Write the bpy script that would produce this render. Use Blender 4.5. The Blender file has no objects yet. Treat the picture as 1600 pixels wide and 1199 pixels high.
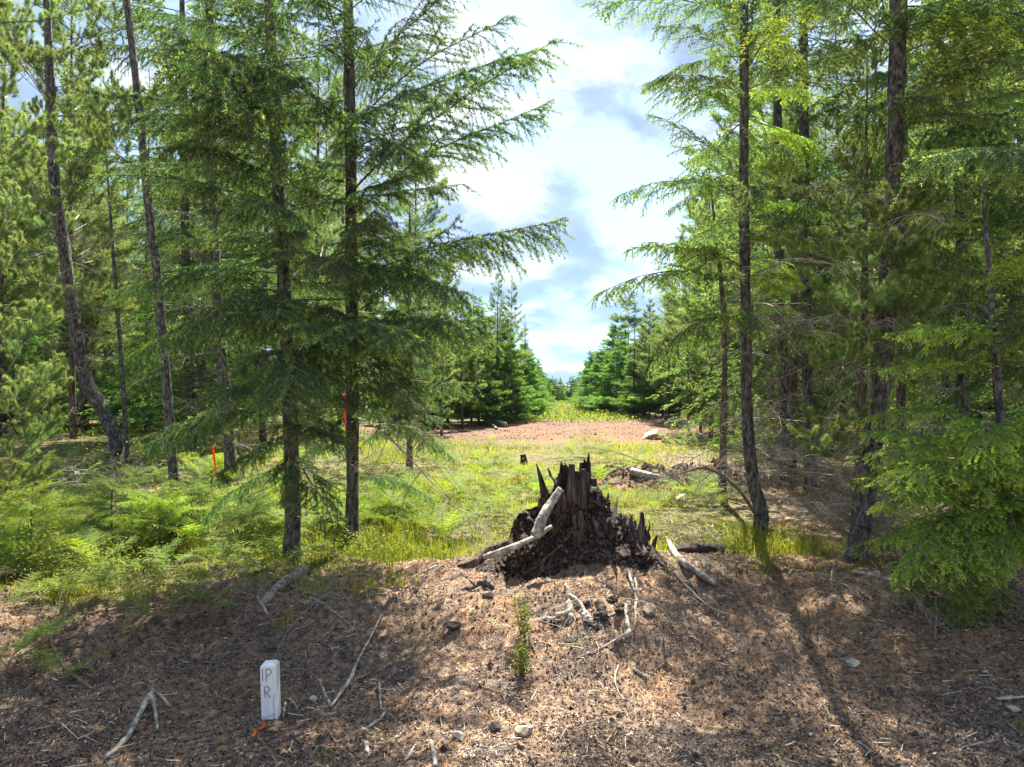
import bpy, math, random
import numpy as np
from mathutils import Vector, Matrix, Euler
R = math.radians
random.seed(7)
S = bpy.context.scene
COL = S.collection

# ------------------------------------------------------------------ camera, sky, sun, exposure
CAM_Z, FPX, CX, HY = 1.6, 1155.0, 800.0, 605.0
cam = bpy.data.cameras.new('camera')
cam.sensor_width = 36.0
cam.lens = 36.0 * FPX / 1600.0
cam.clip_start = 0.05
cam.clip_end = 20000
camo = bpy.data.objects.new('camera', cam)
COL.objects.link(camo)
camo.location = (0, 0, CAM_Z)
camo.rotation_euler = (R(90) + math.atan((HY - 599.5) / FPX), 0, 0)
S.camera = camo

SUN_EL, SUN_AZ = R(55), R(9)            # azimuth measured to the right of the view direction
w = bpy.data.worlds.new('World')
S.world = w
w.use_nodes = True
nt = w.node_tree
nt.nodes.clear()


def N(nt, typ, **kw):
    n = nt.nodes.new(typ)
    for k, v in kw.items():
        if k.startswith('i_'):
            key = k[2:]
            n.inputs[int(key) if key.isdigit() else key].default_value = v
        else:
            setattr(n, k, v)
    return n


def ramp(nt, stops, interp='LINEAR'):
    n = nt.nodes.new('ShaderNodeValToRGB')
    cr = n.color_ramp
    cr.interpolation = interp
    while len(cr.elements) < len(stops):
        cr.elements.new(0.5)
    for e, (p, c) in zip(cr.elements, stops):
        e.position = p
        e.color = (c[0], c[1], c[2], 1) if hasattr(c, '__len__') else (c, c, c, 1)
    return n


def mixc(nt, a, b, f, mode='MIX'):
    n = nt.nodes.new('ShaderNodeMix')
    n.data_type = 'RGBA'
    n.blend_type = mode
    for sock, v in ((n.inputs[0], f), (n.inputs[6], a), (n.inputs[7], b)):
        if hasattr(v, 'is_output'):
            nt.links.new(v, sock)
        elif hasattr(v, '__len__'):
            sock.default_value = (v[0], v[1], v[2], 1)
        else:
            sock.default_value = v
    return n.outputs[2]


def mth(nt, op, a, b=None, c=None):
    n = nt.nodes.new('ShaderNodeMath')
    n.operation = op
    for i, v in enumerate((a, b, c)):
        if v is None:
            continue
        if hasattr(v, 'is_output'):
            nt.links.new(v, n.inputs[i])
        else:
            n.inputs[i].default_value = v
    return n.outputs[0]


L = nt.links.new
sky = N(nt, 'ShaderNodeTexSky', sky_type='NISHITA', sun_disc=False, sun_elevation=SUN_EL, sun_rotation=SUN_AZ, altitude=100.0, air_density=1.0, dust_density=1.0, ozone_density=1.2)
bg_sky = N(nt, 'ShaderNodeBackground')
bg_sky.inputs[1].default_value = 0.050
L(sky.outputs[0], bg_sky.inputs[0])
tc = N(nt, 'ShaderNodeTexCoord')
sep = N(nt, 'ShaderNodeSeparateXYZ')
L(tc.outputs['Generated'], sep.inputs[0])
zz = mth(nt, 'ADD', mth(nt, 'MAXIMUM', sep.outputs[2], 0.0), 0.34)
cmb = N(nt, 'ShaderNodeCombineXYZ')
L(mth(nt, 'DIVIDE', sep.outputs[0], zz), cmb.inputs[0])
L(mth(nt, 'DIVIDE', sep.outputs[1], zz), cmb.inputs[1])
cmb.inputs[2].default_value = 3.1
n1 = N(nt, 'ShaderNodeTexNoise', i_Scale=1.9, i_Detail=9.0, i_Roughness=0.56, i_Distortion=0.25)
L(cmb.outputs[0], n1.inputs['Vector'])
mask = ramp(nt, [(0.45, 0.12), (0.55, 0.95)], 'EASE')
L(n1.outputs['Fac'], mask.inputs[0])
off = N(nt, 'ShaderNodeVectorMath', operation='ADD')
off.inputs[1].default_value = (4.1, 2.35, 5.0)
L(cmb.outputs[0], off.inputs[0])
n2 = N(nt, 'ShaderNodeTexNoise', i_Scale=2.6, i_Detail=10.0, i_Roughness=0.60, i_Distortion=0.2)
L(off.outputs[0], n2.inputs['Vector'])
shade = ramp(nt, [(0.44, (0.40, 0.51, 0.69)), (0.51, (0.54, 0.66, 0.84)), (0.555, (0.90, 0.96, 1.04)), (0.63, (1.2, 1.2, 1.2))])
L(n2.outputs['Fac'], shade.inputs[0])
bg_c = N(nt, 'ShaderNodeBackground')
bg_c.inputs[1].default_value = 0.225
L(shade.outputs[0], bg_c.inputs[0])
mx = N(nt, 'ShaderNodeMixShader')
L(mask.outputs[0], mx.inputs[0])
L(bg_sky.outputs[0], mx.inputs[1])
L(bg_c.outputs[0], mx.inputs[2])
wo = N(nt, 'ShaderNodeOutputWorld')
L(mx.outputs[0], wo.inputs[0])

sl = bpy.data.lights.new('sun', 'SUN')
sl.energy = 4.6
sl.angle = R(0.6)
sl.color = (1.0, 0.93, 0.80)
so = bpy.data.objects.new('sun', sl)
COL.objects.link(so)
sdir = Vector((math.sin(SUN_AZ) * math.cos(SUN_EL), math.cos(SUN_AZ) * math.cos(SUN_EL), math.sin(SUN_EL)))
so.rotation_euler = (-sdir).to_track_quat('-Z', 'Y').to_euler()
so.location = (5, 10, 30)

S.view_settings.view_transform = 'Standard'
S.view_settings.look = 'None'
S.view_settings.exposure = 2.32
S.view_settings.gamma = 1.0
S.view_settings.use_curve_mapping = False
S.cycles.max_bounces = 6
S.cycles.diffuse_bounces = 3
S.cycles.transmission_bounces = 4
S.cycles.volume_bounces = 0

# ------------------------------------------------------------------ noise and ground height
_rng = np.random.default_rng(5)
_perm = _rng.permutation(256)
_perm = np.concatenate([_perm, _perm])
_val = _rng.random(256)


def vn(x, y, s=0):
    x = np.asarray(x, float) + s * 17.3
    y = np.asarray(y, float) + s * 9.7
    xi = np.floor(x).astype(int)
    yi = np.floor(y).astype(int)
    fx, fy = x - xi, y - yi
    fx = fx * fx * (3 - 2 * fx)
    fy = fy * fy * (3 - 2 * fy)

    def h(a, b):
        return _val[_perm[(_perm[a & 255] + b) & 255]]
    a, b, c, d = h(xi, yi), h(xi + 1, yi), h(xi, yi + 1), h(xi + 1, yi + 1)
    return (a * (1 - fx) + b * fx) * (1 - fy) + (c * (1 - fx) + d * fx) * fy


def fbm(x, y, f, o=4, s=0, g=0.5):
    t, a, tot = 0, 1.0, 0
    for i in range(o):
        t = t + a * vn(np.asarray(x) * f, np.asarray(y) * f, s + i)
        tot += a
        a *= g
        f *= 2.03
    return t / tot - 0.5


def ss(a, b, x):
    t = np.clip((np.asarray(x, float) - a) / (b - a), 0, 1)
    return t * t * (3 - 2 * t)


def gauss(x, y, cx, cy, sx, sy=None):
    sy = sy or sx
    return np.exp(-((x - cx) / sx) ** 2 - ((y - cy) / sy) ** 2)


def crest(x):
    return 5.25 + 0.35 * np.sin(x * 1.1 + 0.5) * 0.5 + 0.25 * ss(1.2, 3, x) + 0.5 * fbm(x, 0 * x, 0.8, 2, 4)


def G(x, y):
    x = np.asarray(x, float)
    y = np.asarray(y, float)
    yc = crest(x)
    t = ss(0, 1, (y - 3.6) / (yc - 3.6))
    hc = 0.27 - 0.10 * ss(-0.8, -2.6, x) * (1 - ss(6, 9, y)) - 0.02 * ss(1.8, 3.5, x)
    z = hc * t
    z = z + 0.05 * ss(6, 14, y)
    z = z + 0.22 * ss(7, 14, y) * ss(-1.5, -5, x)
    z = z + 0.10 * gauss(x, y, 0.45, 5.5, 0.65, 0.5)            # stump mound
    z = z + 0.06 * gauss(x, y, 1.3, 5.5, 0.5, 0.35)
    z = z - 0.16 * gauss(x, y, 0.17, 5.02, 0.22, 0.13)           # hollow in front of the stump
    z = z + 0.10 * gauss(x, y, 0.35, 4.72, 0.6, 0.22)
    z = z + 0.05 * gauss(x, y, 0.65, 4.35, 0.5, 0.2)
    z = z + 1.15 * gauss(x, y, 8.6, 25, 2.6, 3.0)               # dirt bank on the right of the road
    z = z + (0.24 * gauss(x, y, 2.6, 9.8, 0.9, 0.5) + 0.15 * gauss(x, y, 1.5, 10.2, 0.7, 0.5)) * (1 + 2.2 * fbm(x, y, 5, 4, 71, 0.7))   # dirt heaps in the clearing
    near = 1 - ss(6.5, 12, y)
    bank = ss(3.3, 4.2, y) * (1 - ss(5.8, 7, y))
    z = z + fbm(x, y, 1.2, 3, 1) * (0.05 + 0.13 * bank)
    z = z + near * fbm(x, y, 5.0, 3, 2) * (0.035 + 0.05 * bank)
    c = fbm(x, y, 14.0, 4, 3, 0.66)
    z = z + near * np.clip(c, -0.16, 0.22) * (0.034 + 0.026 * bank) + near * fbm(x, y, 31.0, 2, 14) * 0.010
    far = ss(8, 20, y)
    z = z + far * fbm(x, y, 0.25, 3, 6) * 0.25
    z = z - 3.5 * ss(75, 400, y) + 14 * ss(300, 3000, y)
    return z


def red_road(x, y):
    e = fbm(x, y, 0.35, 3, 9) * 1.6
    e = e + 3.0 * fbm(x, y, 1.3, 3, 19)
    m = ss(16.5, 18.2, y + e + 0.12 * x) * (1 - ss(25.5, 27.5, y + e - 0.25 * np.clip(x, 0, 8))) * ss(-4.8, -3.0, x)
    m = np.maximum(m, ss(-1, 1, 1.0 * gauss(x, y, 8.6, 25, 3, 3.6) * 4 - 1))
    heaps = gauss(x, y, 2.6, 9.8, 1.0, 0.7) + gauss(x, y, 1.45, 10.2, 0.8, 0.6) + gauss(x, y, -0.15, 11.0, 0.7, 0.35) + gauss(x, y, -1.6, 10.0, 0.6, 0.3)
    m = np.maximum(m, ss(0.28, 0.5, heaps + fbm(x, y, 2, 3, 11) * 0.7))
    far = ss(46, 50, y) * (1 - ss(70, 80, y)) * ss(-0.02, 0.12, fbm(x, y, 0.3, 3, 8))
    return np.maximum(m, far * 0.35)


def meadow(x, y):
    e = fbm(x, y, 1.5, 3, 12)
    m = ss(0.0, 0.5, y - crest(x) - 0.2 + e * 0.9 + 0.7 * ss(-1.6, -3.0, x))
    m = m * (1 - 0.92 * ss(1.9, 3.0, x + e) * (1 - ss(12, 16, y)))
    return m * (1 - red_road(x, y))


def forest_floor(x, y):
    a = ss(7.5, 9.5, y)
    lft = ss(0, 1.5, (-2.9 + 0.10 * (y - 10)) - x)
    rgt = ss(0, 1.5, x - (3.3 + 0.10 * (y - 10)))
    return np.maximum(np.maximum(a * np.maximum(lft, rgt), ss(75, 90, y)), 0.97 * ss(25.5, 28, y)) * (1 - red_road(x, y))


def g1(x, y):
    return float(G(np.array([x]), np.array([y]))[0])


def W(px, py, Y):
    return Vector(((px - CX) / FPX * Y, Y, CAM_Z - (py - HY) / FPX * Y))


_YS = np.concatenate([np.arange(2.6, 12, 0.01), np.arange(12, 80, 0.1)])


def gp(px, py):
    xs = (px - CX) / FPX * _YS
    zs = CAM_Z - (py - HY) / FPX * _YS
    h = G(xs, _YS)
    k = np.argmax(zs <= h)
    if zs[k] > h[k]:
        k = len(_YS) - 1
    return Vector((xs[k], _YS[k], h[k]))


# ------------------------------------------------------------------ mesh helpers
class MB:
    def __init__(s):
        s.v, s.t, s.q, s.n, s.a, s.mt, s.mq = [], [], [], 0, [], [], []

    def add(s, v, tris=None, quads=None, tint=0.5, mat=0):
        v = np.asarray(v, float).reshape(-1, 3)
        if tris is not None and len(tris):
            tr = np.asarray(tris, int).reshape(-1, 3) + s.n
            s.t.append(tr)
            s.mt.append(np.full(len(tr), mat))
        if quads is not None and len(quads):
            q = np.asarray(quads, int).reshape(-1, 4) + s.n
            s.q.append(q)
            s.mq.append(np.full(len(q), mat))
        s.v.append(v)
        s.a.append(np.broadcast_to(np.asarray(tint, float), (len(v),)).copy())
        s.n += len(v)

    def mesh(s, name, mats, smooth=False):
        me = bpy.data.meshes.new(name)
        v = np.concatenate(s.v)
        t = np.concatenate(s.t) if s.t else np.zeros((0, 3), int)
        q = np.concatenate(s.q) if s.q else np.zeros((0, 4), int)
        mi = np.concatenate(s.mt + s.mq)
        me.vertices.add(len(v))
        me.vertices.foreach_set('co', v.ravel())
        loops = np.concatenate([t.ravel(), q.ravel()])
        me.loops.add(len(loops))
        me.loops.foreach_set('vertex_index', loops)
        tot = np.concatenate([np.full(len(t), 3), np.full(len(q), 4)])
        st = np.concatenate([[0], np.cumsum(tot)[:-1]])
        me.polygons.add(len(tot))
        me.polygons.foreach_set('loop_start', st)
        me.polygons.foreach_set('loop_total', tot)
        me.polygons.foreach_set('material_index', mi)
        me.polygons.foreach_set('use_smooth', np.full(len(tot), bool(smooth)))
        at = me.attributes.new('tint', 'FLOAT', 'POINT')
        at.data.foreach_set('value', np.concatenate(s.a))
        me.update(calc_edges=True)
        for m in (mats if isinstance(mats, (list, tuple)) else [mats]):
            me.materials.append(m)
        return me


def nrm(v):
    return v / (np.linalg.norm(v, axis=-1, keepdims=True) + 1e-9)


def perp(d):
    a = np.where(np.abs(d[..., 2:3]) > 0.9, np.array([1.0, 0, 0]), np.array([0, 0, 1.0]))
    u = nrm(np.cross(d, a))
    return u, np.cross(d, u)


def prisms(mb, a, b, ra, rb, mat=0, tint=0.5, sides=3):
    """many straight tapered sticks at once"""
    a, b = np.asarray(a, float), np.asarray(b, float)
    n = len(a)
    ra = np.broadcast_to(ra, (n,))
    rb = np.broadcast_to(rb, (n,))
    u, v = perp(nrm(b - a))
    vs = []
    for p, r in ((a, ra), (b, rb)):
        for k in range(sides):
            t = 2 * math.pi * k / sides
            vs.append(p + (u * math.cos(t) + v * math.sin(t)) * r[:, None])
    V = np.stack(vs, 1).reshape(-1, 3)
    base = np.arange(n)[:, None] * (2 * sides)
    q = np.concatenate([base + np.array([k, (k + 1) % sides, sides + (k + 1) % sides, sides + k]) for k in range(sides)])
    mb.add(V, quads=q, mat=mat, tint=np.repeat(np.broadcast_to(tint, (n,)), 2 * sides))


def tube(mb, pts, rad, sides=10, mat=0, rough=0.0, rfreq=3.0, seed=0, cap=True, flute=0, flat=1.0, tint=0.5):
    pts = np.asarray(pts, float)
    n = len(pts)
    rad = np.broadcast_to(rad, (n,))
    tg = nrm(np.gradient(pts, axis=0))
    u = nrm(np.cross(tg, np.array([0.13, 0.97, 0.21])))
    bad = np.linalg.norm(np.cross(tg, np.array([0.13, 0.97, 0.21])), axis=1) < 0.25
    if bad.any():
        u = nrm(np.cross(tg, np.array([0.9, 0.1, 0.4])))
    v = np.cross(tg, u)
    th = np.arange(sides) * 2 * math.pi / sides
    s = np.concatenate([[0], np.cumsum(np.linalg.norm(np.diff(pts, axis=0), axis=1))])
    TH, SS = np.meshgrid(th, s)
    rr = rad[:, None] * np.ones_like(TH)
    if rough:
        r0 = max(float(np.max(rad)), 1e-4)
        rr = rr * (1 + rough * (2 * fbm(np.cos(TH) * 2.2 + seed, np.sin(TH) * 2.2 + SS * rfreq / (r0 * 14), 1.6, 3, seed % 13)))
    if flute:
        rr = rr * (1 + flute * np.sin(TH * 9 + seed + 2 * np.sin(SS * 2)) * 0.5)
    V = pts[:, None, :] + (u[:, None, :] * np.cos(TH)[..., None] * rr[..., None] + v[:, None, :] * np.sin(TH)[..., None] * rr[..., None] * flat)
    i = np.arange(n - 1)[:, None] * sides
    k = np.arange(sides)[None, :]
    k2 = (k + 1) % sides
    q = np.stack([i + k, i + k2, i + sides + k2, i + sides + k], -1).reshape(-1, 4)
    Vf = V.reshape(-1, 3)
    tr = []
    if cap:
        Vf = np.concatenate([Vf, pts[:1], pts[-1:]])
        c0, c1 = n * sides, n * sides + 1
        kk = np.arange(sides)
        tr = np.concatenate([np.stack([np.full(sides, c0), (kk + 1) % sides, kk], -1), np.stack([np.full(sides, c1), (n - 1) * sides + kk, (n - 1) * sides + (kk + 1) % sides], -1)])
    mb.add(Vf, tris=tr, quads=q, mat=mat, tint=tint)


def link(name, me, parent=None, loc=None):
    o = bpy.data.objects.new(name, me)
    COL.objects.link(o)
    if parent is not None:
        o.parent = parent
    if loc is not None:
        o.location = loc
    return o


def tag(o, label=None, cat=None, group=None, kind=None):
    if label:
        o['label'] = label
    if cat:
        o['category'] = cat
    if group:
        o['group'] = group
    if kind:
        o['kind'] = kind
    return o


# ------------------------------------------------------------------ materials
def mat(name):
    m = bpy.data.materials.new(name)
    m.use_nodes = True
    nt = m.node_tree
    nt.nodes.clear()
    return m, nt, nt.links.new


def leaf_mat(name, stops, trans=0.45, tcol=(1.15, 1.25, 0.55), rough=0.6, hue=0.12):
    m, nt, L = mat(name)
    at = N(nt, 'ShaderNodeAttribute', attribute_name='tint')
    oi = N(nt, 'ShaderNodeObjectInfo')
    r = ramp(nt, stops)
    L(at.outputs['Fac'], r.inputs[0])
    hs = N(nt, 'ShaderNodeHueSaturation')
    L(mth(nt, 'MULTIPLY_ADD', oi.outputs['Random'], hue * 0.25, 0.5 - hue * 0.125), hs.inputs['Hue'])
    L(mth(nt, 'MULTIPLY_ADD', oi.outputs['Random'], hue * 3, 1.0 - hue * 1.5), hs.inputs['Value'])
    L(r.outputs[0], hs.inputs['Color'])
    p = N(nt, 'ShaderNodeBsdfPrincipled')
    p.inputs['Roughness'].default_value = rough
    p.inputs['Specular IOR Level'].default_value = 0.2
    L(hs.outputs[0], p.inputs['Base Color'])
    t = N(nt, 'ShaderNodeBsdfTranslucent')
    L(mixc(nt, hs.outputs[0], tcol, 1.0, 'MULTIPLY'), t.inputs[0])
    mx = N(nt, 'ShaderNodeMixShader')
    mx.inputs[0].default_value = trans
    L(p.outputs[0], mx.inputs[1])
    L(t.outputs[0], mx.inputs[2])
    o = N(nt, 'ShaderNodeOutputMaterial')
    L(mx.outputs[0], o.inputs[0])
    return m


def solid_mat(name, stops, scale=8.0, stretch=(1, 1, 1), bump=0.4, rough=0.85, detail=6, dist=0.01, coord='Object', spots=None):
    m, nt, L = mat(name)
    tc = N(nt, 'ShaderNodeTexCoord')
    mp = N(nt, 'ShaderNodeMapping')
    mp.inputs['Scale'].default_value = stretch
    L(tc.outputs[coord], mp.inputs[0])
    nz = N(nt, 'ShaderNodeTexNoise', i_Scale=scale, i_Detail=float(detail), i_Roughness=0.65)
    L(mp.outputs[0], nz.inputs['Vector'])
    r = ramp(nt, stops)
    L(nz.outputs['Fac'], r.inputs[0])
    c = r.outputs[0]
    if spots:
        n3 = N(nt, 'ShaderNodeTexNoise', i_Scale=spots[0], i_Detail=4.0)
        L(tc.outputs[coord], n3.inputs['Vector'])
        rr = ramp(nt, [(spots[1], 0.0), (spots[1] + 0.07, 1.0)])
        L(n3.outputs['Fac'], rr.inputs[0])
        c = mixc(nt, c, spots[2], rr.outputs[0])
    p = N(nt, 'ShaderNodeBsdfPrincipled')
    p.inputs['Roughness'].default_value = rough
    p.inputs['Specular IOR Level'].default_value = 0.25
    L(c, p.inputs['Base Color'])
    b = N(nt, 'ShaderNodeBump', i_Strength=bump, i_Distance=dist)
    L(nz.outputs['Fac'], b.inputs['Height'])
    L(b.outputs[0], p.inputs['Normal'])
    o = N(nt, 'ShaderNodeOutputMaterial')
    L(p.outputs[0], o.inputs[0])
    return m


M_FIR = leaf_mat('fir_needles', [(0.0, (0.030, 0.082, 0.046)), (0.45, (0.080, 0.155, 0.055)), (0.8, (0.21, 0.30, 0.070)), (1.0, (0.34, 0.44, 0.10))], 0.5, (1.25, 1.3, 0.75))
M_YNG = leaf_mat('young_fir_needles', [(0.0, (0.050, 0.12, 0.035)), (0.5, (0.11, 0.22, 0.050)), (1.0, (0.26, 0.38, 0.075))], 0.5, (1.25, 1.3, 0.7))
M_HEM = leaf_mat('hemlock_needles', [(0.0, (0.045, 0.115, 0.050)), (0.5, (0.11, 0.215, 0.068)), (0.8, (0.25, 0.37, 0.085)), (1.0, (0.40, 0.50, 0.13))], 0.5, (1.3, 1.25, 0.75))
M_LIME = leaf_mat('hemlock_new_growth_lit', [(0.0, (0.09, 0.19, 0.045)), (0.4, (0.20, 0.33, 0.06)), (0.8, (0.40, 0.54, 0.09)), (1.0, (0.54, 0.64, 0.14))], 0.5, (1.25, 1.25, 0.5))  # new growth's lime, lightened further in place of sun on the shaded bush
M_PIN = leaf_mat('pine_needles', [(0.0, (0.075, 0.14, 0.055)), (0.5, (0.16, 0.24, 0.085)), (1.0, (0.33, 0.38, 0.14))], 0.5, (1.25, 1.25, 0.8))
M_GRASS = leaf_mat('grass_blades', [(0.0, (0.12, 0.17, 0.020)), (0.45, (0.29, 0.32, 0.035)), (0.75, (0.34, 0.35, 0.06)), (1.0, (0.50, 0.42, 0.19))], 0.5, (1.2, 1.2, 0.5), hue=0)
M_FERN = leaf_mat('fern_green', [(0.0, (0.09, 0.16, 0.028)), (0.6, (0.20, 0.28, 0.050)), (1.0, (0.38, 0.42, 0.12))], 0.5, (1.25, 1.2, 0.45), 0.75)
M_LEAF = leaf_mat('small_leaves', [(0.0, (0.07, 0.13, 0.02)), (0.6, (0.19, 0.25, 0.035)), (1.0, (0.36, 0.36, 0.06))], 0.5, (1.2, 1.2, 0.4), 0.75)
M_DRY = leaf_mat('brown_fronds', [(0.0, (0.10, 0.05, 0.03)), (1.0, (0.36, 0.22, 0.12))], 0.2, (1, 1, 1), 0.7)
M_BARK = solid_mat('grey_brown_bark', [(0.36, (0.022, 0.020, 0.019)), (0.5, (0.085, 0.078, 0.072)), (0.62, (0.20, 0.19, 0.18))], 34, (1, 1, 0.42), 1.0, dist=0.02, spots=(9.0, 0.64, (0.20, 0.21, 0.18)))
M_BARKB = solid_mat('brown_bark', [(0.36, (0.03, 0.022, 0.016)), (0.5, (0.11, 0.085, 0.062)), (0.66, (0.22, 0.18, 0.14))], 34, (1, 1, 0.42), 0.9, dist=0.02)
M_TWIG = solid_mat('twig_bark', [(0.3, (0.10, 0.075, 0.055)), (0.7, (0.24, 0.19, 0.15))], 30, bump=0.3)
M_DEAD = solid_mat('dead_twig', [(0.3, (0.17, 0.145, 0.12)), (0.7, (0.40, 0.35, 0.30))], 20, bump=0.3)
M_GREYW = solid_mat('weathered_wood', [(0.34, (0.10, 0.085, 0.07)), (0.5, (0.32, 0.285, 0.24)), (0.66, (0.58, 0.54, 0.47))], 26, (1, 1, 1), 0.9, dist=0.01, spots=(9.0, 0.62, (0.22, 0.16, 0.11)))
M_ROT = solid_mat('rotten_wood', [(0.36, (0.010, 0.007, 0.006)), (0.48, (0.055, 0.033, 0.027)), (0.58, (0.14, 0.088, 0.070)), (0.70, (0.28, 0.20, 0.165))], 30, (1, 1, 0.16), 1.0, dist=0.03)
M_ROTG = solid_mat('rotten_wood_grey', [(0.34, (0.018, 0.014, 0.013)), (0.5, (0.075, 0.060, 0.052)), (0.7, (0.20, 0.17, 0.15))], 34, (1, 1, 0.12), 1.0, dist=0.02)
M_ROTD = solid_mat('dark_rotten_wood', [(0.34, (0.006, 0.005, 0.004)), (0.5, (0.026, 0.017, 0.014)), (0.64, (0.075, 0.048, 0.037)), (0.8, (0.17, 0.115, 0.088))], 30, (1, 1, 0.2), 1.0, dist=0.04)
M_CRUMB = solid_mat('rotten_crumbs', [(0.40, (0.008, 0.006, 0.005)), (0.50, (0.038, 0.025, 0.019)), (0.60, (0.12, 0.080, 0.060)), (0.72, (0.28, 0.205, 0.16))], 42, bump=1.0, dist=0.03)
M_CHAR = solid_mat('dark_wet_wood', [(0.3, (0.012, 0.010, 0.009)), (0.7, (0.07, 0.055, 0.045))], 25, bump=0.9, dist=0.02)
M_ROCK = solid_mat('pale_rock', [(0.3, (0.26, 0.23, 0.18)), (0.5, (0.44, 0.40, 0.32)), (0.7, (0.60, 0.56, 0.46))], 14, bump=0.5, dist=0.01)
M_ROCKD = solid_mat('brown_rock', [(0.3, (0.16, 0.12, 0.09)), (0.7, (0.38, 0.30, 0.23))], 18, bump=0.6, dist=0.01)
M_WHITE = solid_mat('white_painted_wood', [(0.3, (0.66, 0.67, 0.69)), (0.7, (0.84, 0.84, 0.84))], 40, (1, 1, 0.12), 0.35, rough=0.55, dist=0.003, spots=(45.0, 0.69, (0.42, 0.34, 0.27)))
M_RAW = solid_mat('raw_wood', [(0.3, (0.20, 0.10, 0.06)), (0.7, (0.40, 0.22, 0.13))], 30, bump=0.4)
M_INK = solid_mat('black_marker_ink', [(0.3, (0.02, 0.02, 0.025)), (0.7, (0.04, 0.04, 0.045))], 10, bump=0)
M_ORANGE = leaf_mat('orange_tape', [(0, (0.85, 0.14, 0.02)), (1, (0.95, 0.22, 0.04))], 0.35, (1.2, 1, 1), 0.35)
M_PINK = leaf_mat('red_tape', [(0, (0.80, 0.06, 0.06)), (1, (0.85, 0.10, 0.10))], 0.35, (1.2, 1, 1), 0.35)
M_MOSS = leaf_mat('moss', [(0.0, (0.12, 0.12, 0.02)), (1.0, (0.34, 0.30, 0.05))], 0.3, (1, 1, 1), 0.8)


def litter_mat():
    m, nt, L = mat('litter_bits')
    at = N(nt, 'ShaderNodeAttribute', attribute_name='tint')
    r = ramp(nt, [(0.0, (0.022, 0.017, 0.015)), (0.3, (0.078, 0.063, 0.055)), (0.6, (0.245, 0.182, 0.138)), (0.82, (0.47, 0.385, 0.29)), (1.0, (0.66, 0.57, 0.46))])
    L(at.outputs['Fac'], r.inputs[0])
    p = N(nt, 'ShaderNodeBsdfPrincipled')
    p.inputs['Roughness'].default_value = 0.8
    p.inputs['Specular IOR Level'].default_value = 0.25
    L(r.outputs[0], p.inputs['Base Color'])
    o = N(nt, 'ShaderNodeOutputMaterial')
    L(p.outputs[0], o.inputs[0])
    return m


M_LIT = litter_mat()


def ground_mat():
    m, nt, L = mat('forest_ground')
    tc = N(nt, 'ShaderNodeTexCoord')
    P = tc.outputs['Object']
    a1 = N(nt, 'ShaderNodeAttribute', attribute_name='meadow')
    a2 = N(nt, 'ShaderNodeAttribute', attribute_name='road')
    a3 = N(nt, 'ShaderNodeAttribute', attribute_name='forest')

    def nz(sc, d=5.0, r=0.6):
        n = N(nt, 'ShaderNodeTexNoise', i_Scale=sc, i_Detail=d, i_Roughness=r)
        L(P, n.inputs['Vector'])
        return n.outputs['Fac']
    fine, mid, big, vf = nz(24, 8, 0.75), nz(6), nz(1.1), nz(90, 4, 0.7)
    r1 = ramp(nt, [(0.37, (0.030, 0.026, 0.025)), (0.44, (0.112, 0.084, 0.067)), (0.535, (0.265, 0.192, 0.136)), (0.67, (0.50, 0.39, 0.27))])
    L(mth(nt, 'MULTIPLY_ADD', vf, 0.35, mth(nt, 'MULTIPLY', fine, 0.65)), r1.inputs[0])
    r2 = ramp(nt, [(0.35, (0.66, 0.68, 0.74)), (0.5, (1.02, 0.97, 0.93)), (0.65, (1.14, 0.99, 0.84))])
    L(mid, r2.inputs[0])
    c = mixc(nt, r1.outputs[0], r2.outputs[0], 1.0, 'MULTIPLY')
    r3 = ramp(nt, [(0.38, (0.78, 0.80, 0.86)), (0.6, (1.2, 1.1, 0.98))])
    L(big, r3.inputs[0])
    c = mixc(nt, c, r3.outputs[0], 1.0, 'MULTIPLY')
    r4 = ramp(nt, [(0.35, (0.045, 0.05, 0.018)), (0.5, (0.10, 0.095, 0.033)), (0.68, (0.20, 0.155, 0.075))])
    L(mid, r4.inputs[0])
    mm = mth(nt, 'MULTIPLY', a1.outputs['Fac'], 0.9)
    c = mixc(nt, c, r4.outputs[0], mm)
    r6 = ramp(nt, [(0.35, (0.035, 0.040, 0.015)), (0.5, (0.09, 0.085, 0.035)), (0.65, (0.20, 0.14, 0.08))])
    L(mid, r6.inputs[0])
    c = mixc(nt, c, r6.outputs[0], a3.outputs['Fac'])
    r5 = ramp(nt, [(0.38, (0.045, 0.024, 0.016)), (0.5, (0.15, 0.078, 0.048)), (0.62, (0.26, 0.15, 0.095))])
    n5 = nz(6.0, 10, 0.85)
    L(n5, r5.inputs[0])
    r7 = ramp(nt, [(0.38, (0.62, 0.66, 0.72)), (0.5, (1.0, 1.0, 1.0)), (0.62, (1.2, 1.08, 0.92))])
    L(nz(0.8, 6, 0.7), r7.inputs[0])
    c = mixc(nt, c, mixc(nt, r5.outputs[0], r7.outputs[0], 1.0, 'MULTIPLY'), a2.outputs['Fac'])
    p = N(nt, 'ShaderNodeBsdfPrincipled')
    p.inputs['Roughness'].default_value = 0.9
    p.inputs['Specular IOR Level'].default_value = 0.2
    L(c, p.inputs['Base Color'])
    b = N(nt, 'ShaderNodeBump', i_Strength=0.9, i_Distance=0.02)
    L(mth(nt, 'ADD', fine, mth(nt, 'MULTIPLY', vf, 0.5)), b.inputs['Height'])
    L(b.outputs[0], p.inputs['Normal'])
    o = N(nt, 'ShaderNodeOutputMaterial')
    L(p.outputs[0], o.inputs[0])
    return m


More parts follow.
